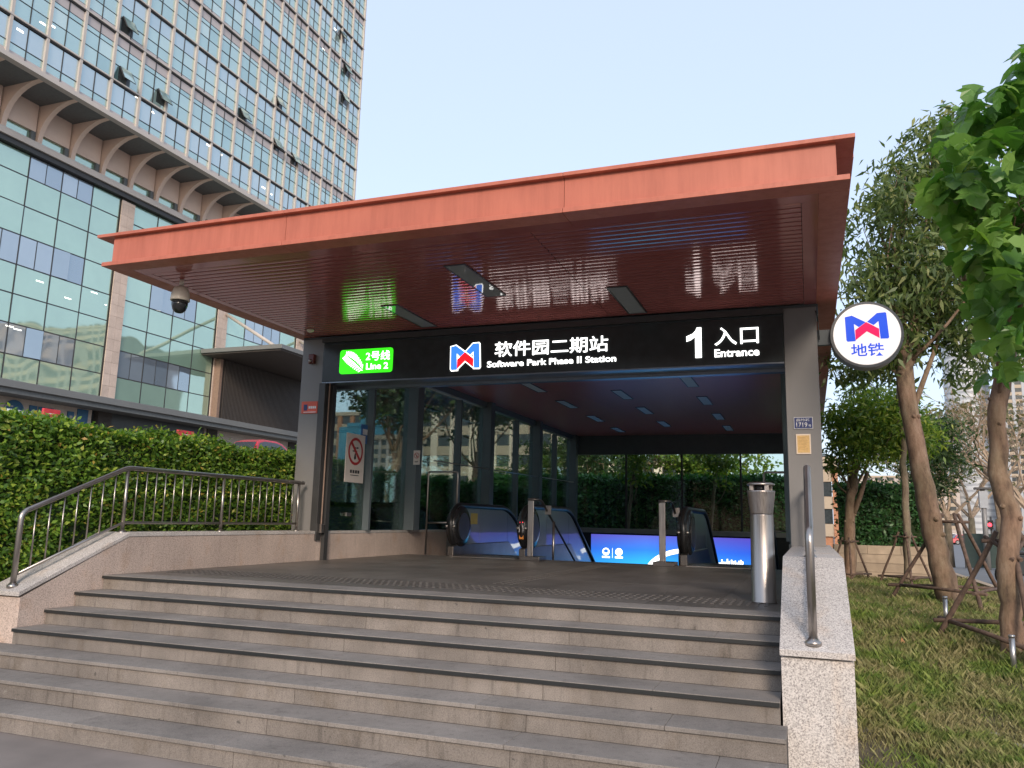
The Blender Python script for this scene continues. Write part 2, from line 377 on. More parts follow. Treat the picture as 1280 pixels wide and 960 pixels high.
LEAF = {  # outline in (along, across, lift), as quads
    'oval': (np.array([(0, 0, 0), (.45, .26, .05), (1, 0, -.06), (.45, -.26, .05)]), np.array([(0, 1, 2, 3)])),
    'long': (np.array([(0, 0, 0), (.35, .14, .03), (1, 0, -.16), (.35, -.14, .03)]), np.array([(0, 1, 2, 3)])),
    'lobed': (np.array([(0, 0, 0), (.06, .20, .02), (.10, .44, -.03), (.30, .38, .03), (.40, .62, -.06), (.56, .34, .03), (.80, .34, -.04), (1.05, 0, -.16),
                        (.62, 0, 0), (.30, 0, .0),
                        (.06, -.20, .02), (.10, -.44, -.03), (.30, -.38, .03), (.40, -.62, -.06), (.56, -.34, .03), (.80, -.34, -.04)]),
              np.array([(0, 1, 3, 9), (1, 2, 3, 1), (3, 4, 5, 9), (9, 5, 6, 8), (8, 6, 7, 8), (0, 9, 12, 10), (10, 12, 11, 10), (9, 14, 13, 12), (9, 8, 15, 14), (8, 7, 15, 8)])),
}
TRI = {'lobed': np.array([t for q in LEAF['lobed'][1] for t in ((q[0], q[1], q[2]), (q[0], q[2], q[3])) if len(set(t)) == 3])}
def leaves(name, pos, size, shape, mat, parent=None, kind=None, normal=None, droop=.2, seed=1, spread=1.0):
    """pos (n,3): one leaf at each point. normal: preferred facing (n,3) or None"""
    g = np.random.default_rng(seed); n = len(pos); S, Q = LEAF[shape]
    a = g.normal(size=(n, 3)); a[:, 2] = a[:, 2] * .7 - droop * 2; a /= np.linalg.norm(a, axis=1)[:, None]
    nr = g.normal(size=(n, 3)) * spread; nr[:, 2] += .6
    if normal is not None: nr += normal * 1.4
    nr -= (nr * a).sum(1)[:, None] * a; nr /= np.linalg.norm(nr, axis=1)[:, None] + 1e-9
    c = np.cross(nr, a); sz = size * g.uniform(.6, 1.25, n)
    V = pos[:, None, :] + sz[:, None, None] * (S[None, :, 0:1] * a[:, None, :] + S[None, :, 1:2] * c[:, None, :] + S[None, :, 2:3] * nr[:, None, :])
    if shape == 'lobed': Q = TRI['lobed']
    k = Q.shape[1]; Fq = (np.arange(n)[:, None, None] * len(S) + Q[None]).reshape(-1, k)
    return mesh_np(name, V.reshape(-1, 3), Fq, mat, parent, kind, k)

# ================================================================== SETTING: ground
def ground_sheet():
    xs = sorted(set([-900, -400, -200, -120, -80, -60, -45, -7.6, -.1, 3.2, 5, 8, 12, 20, 40, 80, 200, 500] + [-9.8 - i for i in range(0, 26, 2)]))
    ys = sorted(set([-60, -20, 0, 4.868, 26.3, 60, 100, 200, 400, 900, 2500] + list(range(5, 26, 1)) + list(range(28, 60, 4))))
    vs = [(x, y, zg(x, y)) for y in ys for x in xs]; nx = len(xs); fs = []
    for j in range(len(ys) - 1):
        for i in range(nx - 1):
            if xs[i] >= -7.61 and xs[i + 1] <= -.09 and ys[j] >= 4.6 and ys[j + 1] <= 26.31: continue
            fs.append((j * nx + i, j * nx + i + 1, (j + 1) * nx + i + 1, (j + 1) * nx + i))
    g = MB().add(vs, fs).build('ground', 'paving', smooth=True); struct(g)
ground_sheet()

# ================================================================== STAIRS of stone slabs
ZL = 1.05; XL, XR = -7.39, -.235
stairs = thing('entrance_steps', 'wide flight of seven grey stone steps leading up to the station entrance', 'steps', (-3.8, 5.5, 0))
RIS = [.15] * 7
for k in range(7):
    yk = 6.89 - .34 * k; zt = ZL - .15 * k
    x0, x1 = (XL, XR) if k < 4 else (-13.0, -.19)
    joints = [x for x in np.arange(-5.77 - 1.925 * 4 + (.0 if k % 2 == 0 else .01), x1, 1.925) if x0 + .3 < x < x1 - .3]
    xs = [x0] + joints + [x1]
    for a, b_ in zip(xs[:-1], xs[1:]):
        box('riser_slab', 'step_granite', stairs, a + .002, b_ - .002, yk + .022, yk + .06, zt - .15 + .001, zt - .031)
    tj = [x for x in np.arange(x0 + .9 + .35 * (k % 3), x1 - .4, 1.35)]
    xs = [x0] + tj + [x1]
    yb = yk + .36
    for a, b_ in zip(xs[:-1], xs[1:]):
        box('tread_slab', 'tread_granite', stairs, a + .0012, b_ - .0012, yk, yb, zt - .03, zt, bevel=.004)
    if k < 4:
        box('nosing_line', 'black_strip', stairs, x0 + .003, x1 - .003, yk - .003, yk + .02, zt - .034, zt - .006)  # thin black line along the tread front of the upper steps
    # the solid body under the slabs
    box('step_core', 'joint', stairs, x0 + .005, x1 - .005, yk + .058, yk + .42, -.2, zt - .032)
# ================================================================== LANDING
land = thing('entrance_landing', 'dark grey granite landing at the top of the steps', 'landing', (-3.8, 9, ZL)); del land['category']; del land['label']; struct(land)
box('landing_bed', 'joint', land, XL + .002, XR + .0, 7.26, 14.1, .3, ZL - .012)
tile = unit_box('floor_tile', 'floor_granite')
ny = 9; nxx = 12; tw = (XR - XL) / nxx; tl = (14.12 - 7.252) / ny
for i in range(nxx):
    for j in range(ny):
        inst('floor_tile', tile, land, (XL + i * tw + .002, 7.252 + j * tl + .002, ZL - .03 - random.random() * .0006), (tw - .004, tl - .004, .03))
# tactile strips: rows of raised bars
tb = MB()
for i in range(88):
    x = -7.2 + i * .078
    for j in range(4):
        y = 7.62 + j * .16; tb.box(x, x + .03, y, y + .11, ZL + .001, ZL + .006)
for i in range(3):
    for j in range(44): tb.box(-3.36 + i * .1, -3.33 + i * .1, 8.5 + j * .1, 8.57 + j * .1, ZL + .001, ZL + .006)
tb.build('tactile_bars', 'tactile_grey', land, kind='stuff')

# ================================================================== CHEEK WALLS
def cheek(x0, x1, label, yend, mat_body, mat_cap):
    t = thing('cheek_wall', label, 'wall', ((x0 + x1) / 2, 6, 0), 'low walls along the steps')
    c = .045
    prof = [(5.93, -.1), (5.93, .88), (7.2, 1.465), (yend, 1.465), (yend, -.1)]
    # body in blocks
    def zt(y): return .88 + (min(y, 7.2) - 5.93) * (1.465 - .88) / 1.27
    br = [5.93, 7.2, 9.1, 11.0, 12.9, yend] if yend > 13 else [5.93, 7.2, 9.1, yend]
    for a, b_ in zip(br[:-1], br[1:]):
        a2 = a + (.0015 if a > 6 else 0)
        MB().extr([(a2, -.1), (a2, zt(a)), (b_ - .0015, zt(b_)), (b_ - .0015, -.1)], x0 + .008, x1 - .008).build('stone_block', mat_body, t)
    # cap slabs: end slab, sloping slabs, flat slabs
    def zc(y): return .895 + (min(y, 7.215) - 5.9) * (1.51 - .895 - c) / 1.315
    ys = [5.9, 6.2, 7.02, 7.215, 8.6, 10.0, 11.4] + ([12.8, 14.2, yend] if yend > 13 else [yend])
    for i, (a, b_) in enumerate(zip(ys[:-1], ys[1:])):
        MB().extr([(a + .001, zc(a) - .0 + .002), (b_ - .001, zc(b_) + .002), (b_ - .001, zc(b_) + c), (a + .001, zc(a) + c)], x0, x1).build('cap_slab', mat_cap, t, bevel=.003)
    return t
cheek(-7.86, XL, 'pinkish granite wall with a pale cap carrying the long railing, left of the steps', 15.9, 'pink_granite', 'pale_granite')
cheek(-.23, .245, 'speckled white granite wall at the right end of the steps, next to the grass', 12.2, 'pale_granite', 'pale_granite')

# ================================================================== RAILINGS
def bent(pts, r=.08, n=5):
    """round the corners of a path"""
    o = [Vector(pts[0])]
    for a, b_, c in zip(pts[:-2], pts[1:-1], pts[2:]):
        a, b_, c = Vector(a), Vector(b_), Vector(c); d1 = (a - b_).normalized(); d2 = (c - b_).normalized()
        p, q = b_ + d1 * r, b_ + d2 * r
        for i in range(n + 1):
            t = i / n; o.append(p * (1 - t) ** 2 + b_ * 2 * t * (1 - t) + q * t * t)
    return o + [Vector(pts[-1])]
def railing(x, label):
    t = thing('stair_railing', label, 'railing', (x, 6, .95), 'stainless railings on the cheek walls')
    def zb(y): return .94 + (min(y, 7.3) - 5.97) * (1.51 - .94) / 1.25 if y < 7.22 else 1.51
    def ztop(y): return 1.72 + (y - 5.99) * (2.262 - 1.72) / 1.3 if y < 7.29 else 2.262
    MB().tube(bent([(x, 5.99, .94), (x, 5.99, 1.72), (x, 7.29, 2.262), (x, 10.8, 2.262)], .07), .029, 12).build('handrail', 'rail_steel', t, smooth=True)
    MB().lathe([(.0, -.03), (.03, -.02), (.034, 0), (.03, .02), (0, .03)], (x, 10.82, 2.262), 12, 'y').build('end_knob', 'rail_steel', t, smooth=True)
    MB().tube([(x, 6.02, 1.10), (x, 7.3, 1.62), (x, 10.74, 1.62)], .017, 8).build('bottom_rail', 'rail_steel', t, smooth=True)
    for y in (7.3, 8.98, 10.72):
        MB().tube([(x, y, 1.51), (x, y, ztop(y) - .02)], .022, 10).build('post', 'rail_steel', t, smooth=True)
    for y, z in ((5.99, .985), (7.3, 1.51), (8.98, 1.51), (10.72, 1.51)):
        MB().lathe([(.055, -.02), (.055, .008), (.04, .016), (.033, .03)], (x, y, z), 16).build('base_ring', 'rail_steel', t, smooth=True)
    ys = [5.99 + 1.31 * i / 8 for i in range(1, 8)] + [7.3 + 1.68 * i / 11 for i in range(1, 11)] + [8.98 + 1.74 * i / 11 for i in range(1, 11)]
    for y in ys:
        zbt = 1.10 + (y - 6.02) * .52 / 1.28 if y < 7.3 else 1.62
        MB().tube([(x, y, zbt), (x, y, ztop(y) - .01)], .0095, 6).build('baluster', 'rail_steel', t, smooth=True)
railing(-7.6, 'long stainless steel railing with thin upright bars in front of the bright hedge')
railing(-.012, 'stainless steel handrail seen end on, standing on the white granite wall beside the right column')

# ================================================================== STATION
st = thing('metro_entrance', 'metro station entrance with a big red flat roof, grey columns and glass walls', 'building', (-3.8, 16, 1.05))
YF = 6.97
RX0, RX1, RB = -8.03, .43, 26.6
# fascia: panels, flanges
def split(a, b_, cuts): xs = [a] + [c for c in cuts if a < c < b_] + [b_]; return list(zip(xs[:-1], xs[1:]))
for a, b_ in split(RX0 + .10, RX1 - .10, [-5.39, -2.14]):
    box('fascia_panel', 'red_paint', st, a + .0025, b_ - .0025, YF + .06, YF + .1, 4.752, 5.078)
for a, b_ in split(RX0, RX1, [-5.39, -2.14]):
    box('lower_flange', 'red_paint', st, a + .0018, b_ - .0018, YF, YF + .25, 4.702, 4.752, bevel=.004)
for a, b_ in split(-8.15, .487, [-5.39, -2.14]):
    box('upper_flange', 'red_paint', st, a + .0018, b_ - .0018, YF, YF + .4, 5.078, 5.118, bevel=.004)
for xs_, xo in ((RX0, -1), (RX1, 1)):
    xe = xs_ - xo * .10
    for a, b_ in split(YF + .101, RB, [10.33, 13.7, 17.1, 20.4, 23.6]):
        box('side_fascia_panel', 'red_paint', st, min(xe, xe - xo * .04), max(xe, xe - xo * .04), a + .0025, b_ - .0025, 4.752, 5.078)
        box('side_flange', 'red_paint', st, min(xs_, xs_ - xo * .25), max(xs_, xs_ - xo * .25), a + .15, b_ + .147, 4.7025, 4.7515)
        box('side_top_flange', 'red_paint', st, min(xs_ + xo * .06, xs_ - xo * .3), max(xs_ + xo * .06, xs_ - xo * .3), a + .30, b_ + .297, 5.0785, 5.1175)
box('roof_deck', 'concrete', st, RX0 + .15, RX1 - .15, YF + .3, RB, 5.0, 5.07)
# soffit border panels and slats
SX0, SX1, SY0 = -7.66, .03, 7.40
for a, b_ in split(RX0 + .25, RX1 - .25, [-5.39, -2.14]):
    box('soffit_border', 'soffit_metal', st, a + .001, b_ - .001, YF + .251, SY0, 4.704, 4.716)
for a, b_ in split(SY0, 26, [10.33, 13.7, 17.1, 20.4, 23.6]):
    box('soffit_side_border', 'soffit_metal', st, RX0 + .251, SX0, a + .003, b_ - .003, 4.704, 4.716)
    box('soffit_side_border', 'soffit_metal', st, SX1, RX1 - .251, a + .003, b_ - .003, 4.704, 4.716)
sl = MB(); y = SY0 + .012
while y < 11.0:
    for a, b_ in ((SX0 + .005, -2.62), (-2.612, SX1 - .005)):
        pf = [(0, 4.73), (.002, 4.7074), (.02, 4.7067), (.036, 4.7062), (.048, 4.7061), (.060, 4.7062), (.076, 4.7067), (.094, 4.7074), (.096, 4.73)]
        sl.add([p for yy, zz in pf for p in ((a, y + yy, zz), (b_, y + yy, zz))], [(2 * i, 2 * i + 1, 2 * i + 3, 2 * i + 2) for i in range(8)])
    y += .12
sl.build('soffit_slats', 'soffit_metal', st, kind='stuff')
box('soffit_backing', 'dark_void', st, SX0, SX1, SY0, 11.0, 4.75, 4.76)
# columns on the cheek walls
for xc in (-7.69, -.035):
    box('column', 'column_paint', st, xc - .21, xc + .21, 11.0, 11.42, 1.505, 4.66, bevel=.008)
# beams and sign box
box('beam', 'beam_dark', st, -7.92, .20, 11.02, 11.45, 4.56, 4.705, bevel=.01)
box('beam_trim', 'dark_frame', st, -7.5, -.24, 10.95, 11.02, 4.585, 4.66)
MB().tube([(.165, 10.99, 4.6), (.19, 10.99, 4.5), (.2, 10.99, 4.2)], .008, 6).build('cable', 'black_plastic', st)
sign = thing('station_sign', 'long black illuminated sign board across the entrance with white characters', 'sign', (-3.86, 10.98, 3.92))
box('sign_box', 'sign_black', sign, -7.478, -.248, 10.975, 11.35, 3.925, 4.558, bevel=.006)
box('sign_ledge', 'header_metal', sign, -7.478, -.248, 10.985, 11.33, 3.905, 3.924)
# light boxes of blue-grey metal below (door header)
for a, b_ in split(-7.478, -.248, [-2.1]):
    box('door_header', 'header_metal', st, a + .002, b_ - .002, 11.36, 11.5, 3.86, 4.0)
# ceiling inside
for a, b_ in split(-7.5, -.2, [-4.75, -3.0, -1.2]):
    for c_, d_ in split(11.5, 26.0, [13.7, 17.1, 20.4, 23.6]):
        box('ceiling_panel', 'ceiling_metal', st, a + .001, b_ - .001, c_ + .001, d_ - .001, 4.604, 4.62)
box('ceiling_backing', 'dark_void', st, -7.5, -.2, 11.5, 26.0, 4.64, 4.65)
# jamb at the left and door rails
box('jamb', 'dark_frame', st, -7.489, -7.37, 10.93, 11.06, 1.36, 3.9, bevel=.004)
box('gate_rail', 'dark_frame', st, -7.385, -7.32, 11.1, 11.2, ZL, 3.9)
MB().tube([(-7.33, 11.0, ZL + .45), (-7.33, 11.0, 3.9)], .012, 6).build('gate_edge', 'copper_trim', st)
box('gate_lock', 'steel', st, -7.36, -7.31, 10.99, 11.06, 1.48, 1.62)
# left and right glass walls
COLY = [14.0, 17.9, 21.7, 25.5]; FINY = [12.45, 16.3, 20.1, 23.6]
for side, xg, s in (('l', -7.46, 1), ('r', -.165, -1)):
    for yc in COLY:
        x_a, x_b = sorted((xg - s * .1, xg + s * .22))
        box('wall_column', 'frame_paint', st, x_a, x_b, yc, yc + .26, ZL - 3 if yc > 15.8 else 1.51, 4.6, bevel=.006)
        x_a, x_b = sorted((xg + s * .221, xg + s * .25))
    for yf in FINY:
        x_a, x_b = sorted((xg - s * .03, xg + s * .13))
        box('mullion', 'frame_paint', st, x_a, x_b, yf, yf + .07, 1.2 if yf > 15.8 else 1.512, 4.42, bevel=.003)
    edges = sorted([11.42] + [c - .0 for c in COLY] + [c + .26 for c in COLY] + FINY + [f + .07 for f in FINY])
    pr = list(zip(edges[0::2], edges[1::2]))
    x_a, x_b = sorted((xg - s * .008, xg + s * .008))
    for a, b_ in pr:
        box('glass_pane', 'station_glass', st, x_a, x_b, a + .002, b_ - .002, 1.512 if a < 15 else 1.35, 4.44)
    x_a, x_b = sorted((xg - s * .1, xg + s * .1))
    box('top_beam', 'frame_paint', st, x_a, x_b, 11.43, 25.9, 4.46, 4.6)
    x_a, x_b = sorted((xg - s * .12, xg + s * .05))
    box('well_wall', 'concrete', st, x_a, x_b, 15.9 if s > 0 else 12.2, 26.2, -4, 1.34)
# back wall
YB = 25.95
box('back_beam', 'beam_dark', st, -7.4, -.2, YB - .05, YB + .15, 3.97, 4.6)
box('back_sill', 'concrete', st, -7.36, -.2, YB - .12, YB + .25, 1.40, 1.55, bevel=.01)
box('back_wall', 'shop_dark', st, -7.36, -.2, YB, YB + .2, -4, 1.399)
bx = [-7.3, -5.65, -3.83, -2.0, -.35]
for a, b_ in zip(bx[:-1], bx[1:]):
    box('glass_pane', 'station_glass', st, a + .03, b_ - .03, YB + .04, YB + .055, 1.552, 3.968)
for a in bx[1:-1]: box('mullion', 'dark_frame', st, a - .029, a + .029, YB, YB + .1, 1.552, 3.968)
# stairwell
box('well_floor', 'floor_granite', st, -7.4, -.2, 14.13, 26.0, -4.2, -4.0)
box('well_front', 'concrete', st, -7.4, -.2, 14.102, 14.13, -4, 1.0)
box('landing_edge', 'steel', st, XL + .01, XR - .01, 14.101, 14.135, 1.0, 1.049)
# side sills under the right glass wall
box('side_sill', 'concrete', st, -.3, -.24, 12.2, 14.1, ZL, 1.5)

# LED advertising screen
scr = thing('advertising_screen', 'long lit blue advertising screen on the back wall of the stairwell', 'screen', (-4.2, YB - .02, -.5))
box('screen_panel', 'led_screen', scr, -6.8, -1.6, YB - .07, YB - .003, -.75, 1.35)
def frame(x0, x1, z0, z1, wd, y0, y1, mat, par):
    box('screen_frame', mat, par, x0 - wd, x1 + wd, y0, y1, z1 + .001, z1 + wd); box('screen_frame', mat, par, x0 - wd, x1 + wd, y0, y1, z0 - wd, z0 - .001)
    box('screen_frame', mat, par, x0 - wd, x0 - .001, y0, y1, z0, z1); box('screen_frame', mat, par, x1 + .001, x1 + wd, y0, y1, z0, z1)
frame(-6.8, -1.6, -.75, 1.35, .045, YB - .09, YB - .004, 'black_plastic', scr)
ys = YB - .074
arc = MB()
for i in range(24):
    t0, t1 = R_(172 - i * 5), R_(172 - (i + 1) * 5); cx, cz, r0, r1 = -3.65, .05, 1.28, 1.42
    arc.add([(cx + r0 * math.cos(t0), ys, cz + r0 * .62 * math.sin(t0)), (cx + r1 * math.cos(t0), ys, cz + r1 * .66 * math.sin(t0)),
             (cx + r1 * math.cos(t1), ys, cz + r1 * .66 * math.sin(t1)), (cx + r0 * math.cos(t1), ys, cz + r0 * .62 * math.sin(t1))], [(0, 1, 2, 3)])
arc.build('picture_arc', 'white_glow', scr)
lg = MB()
for cx, kind in ((-6.3, 0), (-5.87, 1)):
    r = .12; cz = .80; n_ = 28
    vs = []; 
    for i in range(n_):
        t = 2 * math.pi * i / n_; vs += [(cx + r * math.cos(t), ys, cz + r * math.sin(t)), (cx + r * .62 * math.cos(t), ys, cz + (r * .5 if kind == 0 else r * .6) * math.sin(t) + (.02 if kind == 0 else 0))]
    lg.add(vs, [(2 * i, 2 * ((i + 1) % n_), 2 * ((i + 1) % n_) + 1, 2 * i + 1) for i in range(n_)])
    lg.add([(cx - .13, ys, .60), (cx + .13, ys, .60), (cx + .13, ys, .655), (cx - .13, ys, .655)], [(0, 1, 2, 3)])
lg.add([(-6.09, ys, .6), (-6.08, ys, .6), (-6.08, ys, .92), (-6.09, ys, .92)], [(0, 1, 2, 3)])
for t in range(6):
    a = t * math.pi / 3; lg.add([(-5.87 + .05 * math.cos(a + .3), ys - .001, .80 + .05 * math.sin(a + .3)), (-5.87 + .08 * math.cos(a), ys - .001, .8 + .08 * math.sin(a)), (-5.87 + .05 * math.cos(a - .3), ys - .001, .8 + .05 * math.sin(a - .3)), (-5.87, ys - .001, .8)], [(0, 1, 2, 3)])
lg.build('picture_emblem', 'white_glow', scr)
sk = MB(); g_ = random.Random(3)
for cx, n_ in ((-4.75, 5), (-2.75, 7), (-2.35, 7), (-3.35, 4)):
    for i in range(n_):
        x = cx + i * .055; h = g_.uniform(.03, .15); sk.add([(x, ys, .48), (x + .04, ys, .48), (x + .04, ys, .56 + h), (x, ys, .56 + h)], [(0, 1, 2, 3)])
sk.build('picture_skyline', 'white_glow', scr)

# ------------------------------------------------------------------ lettering
def text(name, s, x0, x1, z0, z1, y, mat, parent, bold=0.0, depth=.006, face=-1, fitz=True):
    cu = bpy.data.curves.new(name, 'FONT'); cu.body = s; cu.size = 1; cu.offset = bold; cu.extrude = .0; cu.resolution_u = 4
    to = bpy.data.objects.new(name, cu); COL.objects.link(to)
    dg = bpy.context.evaluated_depsgraph_get(); dg.update(); me = bpy.data.meshes.new_from_object(to.evaluated_get(dg))
    bpy.data.objects.remove(to)
    co = np.array([v.co[:] for v in me.vertices]); mn = co.min(0); mx = co.max(0)
    sx = (x1 - x0) / (mx[0] - mn[0]); sz = (z1 - z0) / (mx[1] - mn[1])
    o = org(parent); V = np.stack([x0 + (co[:, 0] - mn[0]) * sx - o.x, np.full(len(co), y - o.y), z0 + (co[:, 1] - mn[1]) * sz - o.z], 1)
    for v, p in zip(me.vertices, V): v.co = p
    bm = bmesh.new(); bm.from_mesh(me)
    if depth:
        r = bmesh.ops.extrude_face_region(bm, geom=bm.faces[:])
        bmesh.ops.translate(bm, verts=[e for e in r['geom'] if isinstance(e, bmesh.types.BMVert)], vec=(0, -depth, 0))
    bmesh.ops.recalc_face_normals(bm, faces=bm.faces); bm.to_mesh(me); bm.free()
    me.materials.clear(); me.materials.append(M[mat]); ob = bpy.data.objects.new(name, me); COL.objects.link(ob); ob.parent = parent
    return ob
def poly_plate(name, polys, x0, x1, z0, z1, y, mat, parent, depth=.01, grow=0):
    """polygons given in 0..1 logo space (z up), laid into a rectangle"""
    mb = MB()
    for P in polys:
        pts = [Vector((x0 + p[0] * (x1 - x0), z0 + p[1] * (z1 - z0))) for p in P]
        if grow:
            area = sum(a.x * b_.y - b_.x * a.y for a, b_ in zip(pts, pts[1:] + pts[:1])); sg = 1 if area > 0 else -1
            q = []
            for i in range(len(pts)):
                a, b_, c_ = pts[i - 1], pts[i], pts[(i + 1) % len(pts)]
                d1 = (b_ - a).normalized(); d2 = (c_ - b_).normalized(); n1 = Vector((d1.y, -d1.x)) * sg; n2 = Vector((d2.y, -d2.x)) * sg
                mm = (n1 + n2); l = max(.5, mm.length / 2); mm.normalize(); q.append(b_ + mm * grow / l)
            pts = q
        mb.extr([(p.x, p.y) for p in pts], y - depth, y, 'y')
    return mb.build(name, mat, parent)
def nz(P): return [((x - 265) / 445, (560 - y_) / 310) for x, y_ in P]
LB = [nz([(272, 280), (345, 266), (482, 350), (412, 402), (362, 362), (372, 560), (290, 562), (278, 545)]),
      nz([(498, 346), (600, 254), (684, 250), (694, 262), (710, 535), (700, 548), (624, 546), (612, 346), (562, 388)])]
LR = [nz([(487, 350), (614, 434), (614, 538), (490, 455), (372, 550), (372, 436)])]
LA_, LC_ = LB[0], LB[1]
def bounds(pt0, pt1, Y): a, b_ = AY(*pt0, Y), AY(*pt1, Y); return a[0], b_[0], b_[2], a[2]
ysg = 10.972
# station logo: white outline, blue legs, red chevron
X0, X1_, Z0, Z1 = -5.165, -4.635, 4.005, 4.44
for i, P in enumerate(LB + LR): poly_plate('logo_outline', [P], X0 + .015, X1_ - .015, Z0 + .015, Z1 - .015, ysg - .001 * i, 'white_glow', sign, .006 + .0005 * i, grow=.016)
for i, P in enumerate(LB): poly_plate('logo_blue_leg', [P], X0 + .015, X1_ - .015, Z0 + .015, Z1 - .015, ysg - .0095 - .0006 * i, 'blue_glow', sign, .004)
poly_plate('logo_red_chevron', LR, X0 + .015, X1_ - .015, Z0 + .015, Z1 - .015, ysg - .011, 'red_glow', sign, .005)
text('characters', '软件园二期站', -4.41, -2.65, 4.19, 4.425, ysg, 'white_glow', sign, .007, .012)
text('lettering', 'Software Park Phase Ⅱ Station', -4.53, -2.53, 4.035, 4.135, ysg, 'white_glow', sign, .02, .01)
poly_plate('numeral', [[(.58, 0), (1, 0), (1, 1), (.70, 1), (.62, .90), (.42, .80), (0, .72), (0, .55), (.30, .60), (.58, .70)]], -1.53, -1.325, 4.03, 4.46, ysg, 'white_glow', sign, .012)
text('characters', '入口', -1.15, -.565, 4.19, 4.44, ysg, 'white_glow', sign, .006, .012)
text('lettering', 'Entrance', -1.152, -.562, 4.025, 4.135, ysg, 'white_glow', sign, .02, .01)
# green line panel
gx0, gx1, gz0, gz1 = -7.145, -6.165, 4.04, 4.44
gp = []
for cx, cz, a0 in ((gx1 - .05, gz1 - .05, 0), (gx0 + .05, gz1 - .05, 90), (gx0 + .05, gz0 + .05, 180), (gx1 - .05, gz0 + .05, 270)):
    for i in range(5): t = R_(a0 + i * 22.5); gp.append((cx + .05 * math.cos(t), cz + .05 * math.sin(t)))
MB().extr(gp, 10.962, 10.974, 'y').build('green_panel', 'green_glow', sign)
text('line_characters', '2号线', -6.655, -6.215, 4.24, 4.395, 10.961, 'white_glow', sign, .007, .004)
text('line_lettering', 'Line 2', -6.64, -6.24, 4.095, 4.20, 10.961, 'white_glow', sign, .018, .004)
fm = MB()
for i in range(12):     # feather: barbs each side of a curved stem
    t = i / 11; cx = -7.04 + .31 * t; cz = 4.345 - .235 * t + .03 * math.sin(t * 3); L = .085 * math.sin(.5 + 2.3 * t * .9) + .02
    for s in (1, -1):
        dx, dz = (.62, .78) if s > 0 else (-.55, -.8)
        dx -= .45; dz += .25
        x, z = cx + s * .009, cz + s * .009
        fm.extr([(x, z), (x + .0125, z - .0095), (x + dx * L * .8 + .0125, z + dz * L - .0095), (x + dx * L * .8, z + dz * L)], 10.957, 10.961, 'y')
fm.extr([(-7.05, 4.35), (-7.04, 4.358), (-6.7, 4.085), (-6.715, 4.08)], 10.956, 10.961, 'y')
fm.build('feather_emblem', 'white_glow', sign)

# roundel
rd = thing('metro_roundel', 'round white illuminated sign with a blue and red M shaped logo on the right column', 'sign', (.77, 11.05, 3.8))
rc = (.77, 4.225); rr_ = .435
MB().lathe([(rr_ - .02, -.15), (rr_, -.15), (rr_, .09), (rr_ - .02, .09)], (rc[0], 11.08, rc[1]), 48, 'y').build('drum', 'column_paint', rd, smooth=False)
MB().lathe([(rr_ - .035, -.005), (rr_ - .035, 0)], (rc[0], 10.927, rc[1]), 48, 'y').build('sign_face', 'cream_glow', rd)
lx0, lx1, lz0, lz1 = .51, 1.03, 4.14, 4.5
for i, P in enumerate(LB): poly_plate('logo_blue_leg', [P], lx0, lx1, lz0, lz1, 10.921 - .001 * i, 'roundel_blue', rd, .01)
poly_plate('logo_red_chevron', LR, lx0, lx1, lz0, lz1, 10.918, 'roundel_red', rd, .012)
text('characters', '地铁', .575, .965, 3.935, 4.105, 10.921, 'roundel_blue', rd, .014, .006)
box('bracket', 'frame_paint', rd, .175, .345, 11.03, 11.13, 4.14, 4.34)

# plaques on the columns
pq = thing('house_number_plate', 'small dark blue enamel plate with white number 1719 on the right column', 'plaque', (-.04, 10.99, 3.09))
box('plate', 'plate_white', pq, -.157, .078, 10.986, 10.999, 3.02, 3.175, bevel=.002)
box('plate_field', 'plate_blue', pq, -.150, .071, 10.984, 10.9855, 3.027, 3.168)
text('numeral', '1719', -.128, .008, 3.04, 3.105, 10.984, 'plate_white', pq, .02, .001)
text('characters', '吕岭路', -.125, .045, 3.118, 3.155, 10.984, 'plate_white', pq, .02, .001)
text('characters', '号', .02, .055, 3.042, 3.075, 10.984, 'plate_white', pq, .02, .001)
nq = thing('gold_notice', 'small gold notice in a cream frame below the blue number plate', 'notice', (-.045, 10.99, 2.82))
box('frame', 'cream_frame', nq, -.137, .043, 10.984, 10.999, 2.69, 2.952, bevel=.002)
box('paper', 'gold_paper', nq, -.122, .028, 10.982, 10.9835, 2.708, 2.934)
pr_ = MB()
for i in range(9): pr_.box(-.105, -.105 + random.uniform(.07, .11), 10.9812, 10.982, 2.905 - i * .019, 2.909 - i * .019)
pr_.build('print_lines', 'gold_print', nq)
ob_ = thing('orange_notice', 'small orange red notice with white print on the left column', 'notice', (-7.69, 10.99, 3.5))
box('board', 'orange_board', ob_, -7.845, -7.535, 10.985, 10.999, 3.41, 3.61, bevel=.002)
box('picture', 'plate_blue', ob_, -7.80, -7.73, 10.983, 10.9848, 3.46, 3.56)
pr_ = MB()
for i in range(4): pr_.box(-7.705 + i * .038, -7.675 + i * .038, 10.983, 10.9848, 3.49, 3.53)
pr_.box(-7.80, -7.56, 10.983, 10.9848, 3.425, 3.437); pr_.build('print_lines', 'plate_white', ob_)
al = thing('alarm_sounder', 'small maroon alarm device high on the left column', 'alarm', (-7.68, 10.98, 4.3))
box('housing', 'maroon_plastic', al, -7.74, -7.63, 10.93, 10.999, 4.24, 4.40, bevel=.012)
MB().lathe([(.0, -.03), (.026, -.02), (.03, 0)], (-7.69, 10.928, 4.285), 14, 'y').build('lens', 'steel', al, smooth=True)

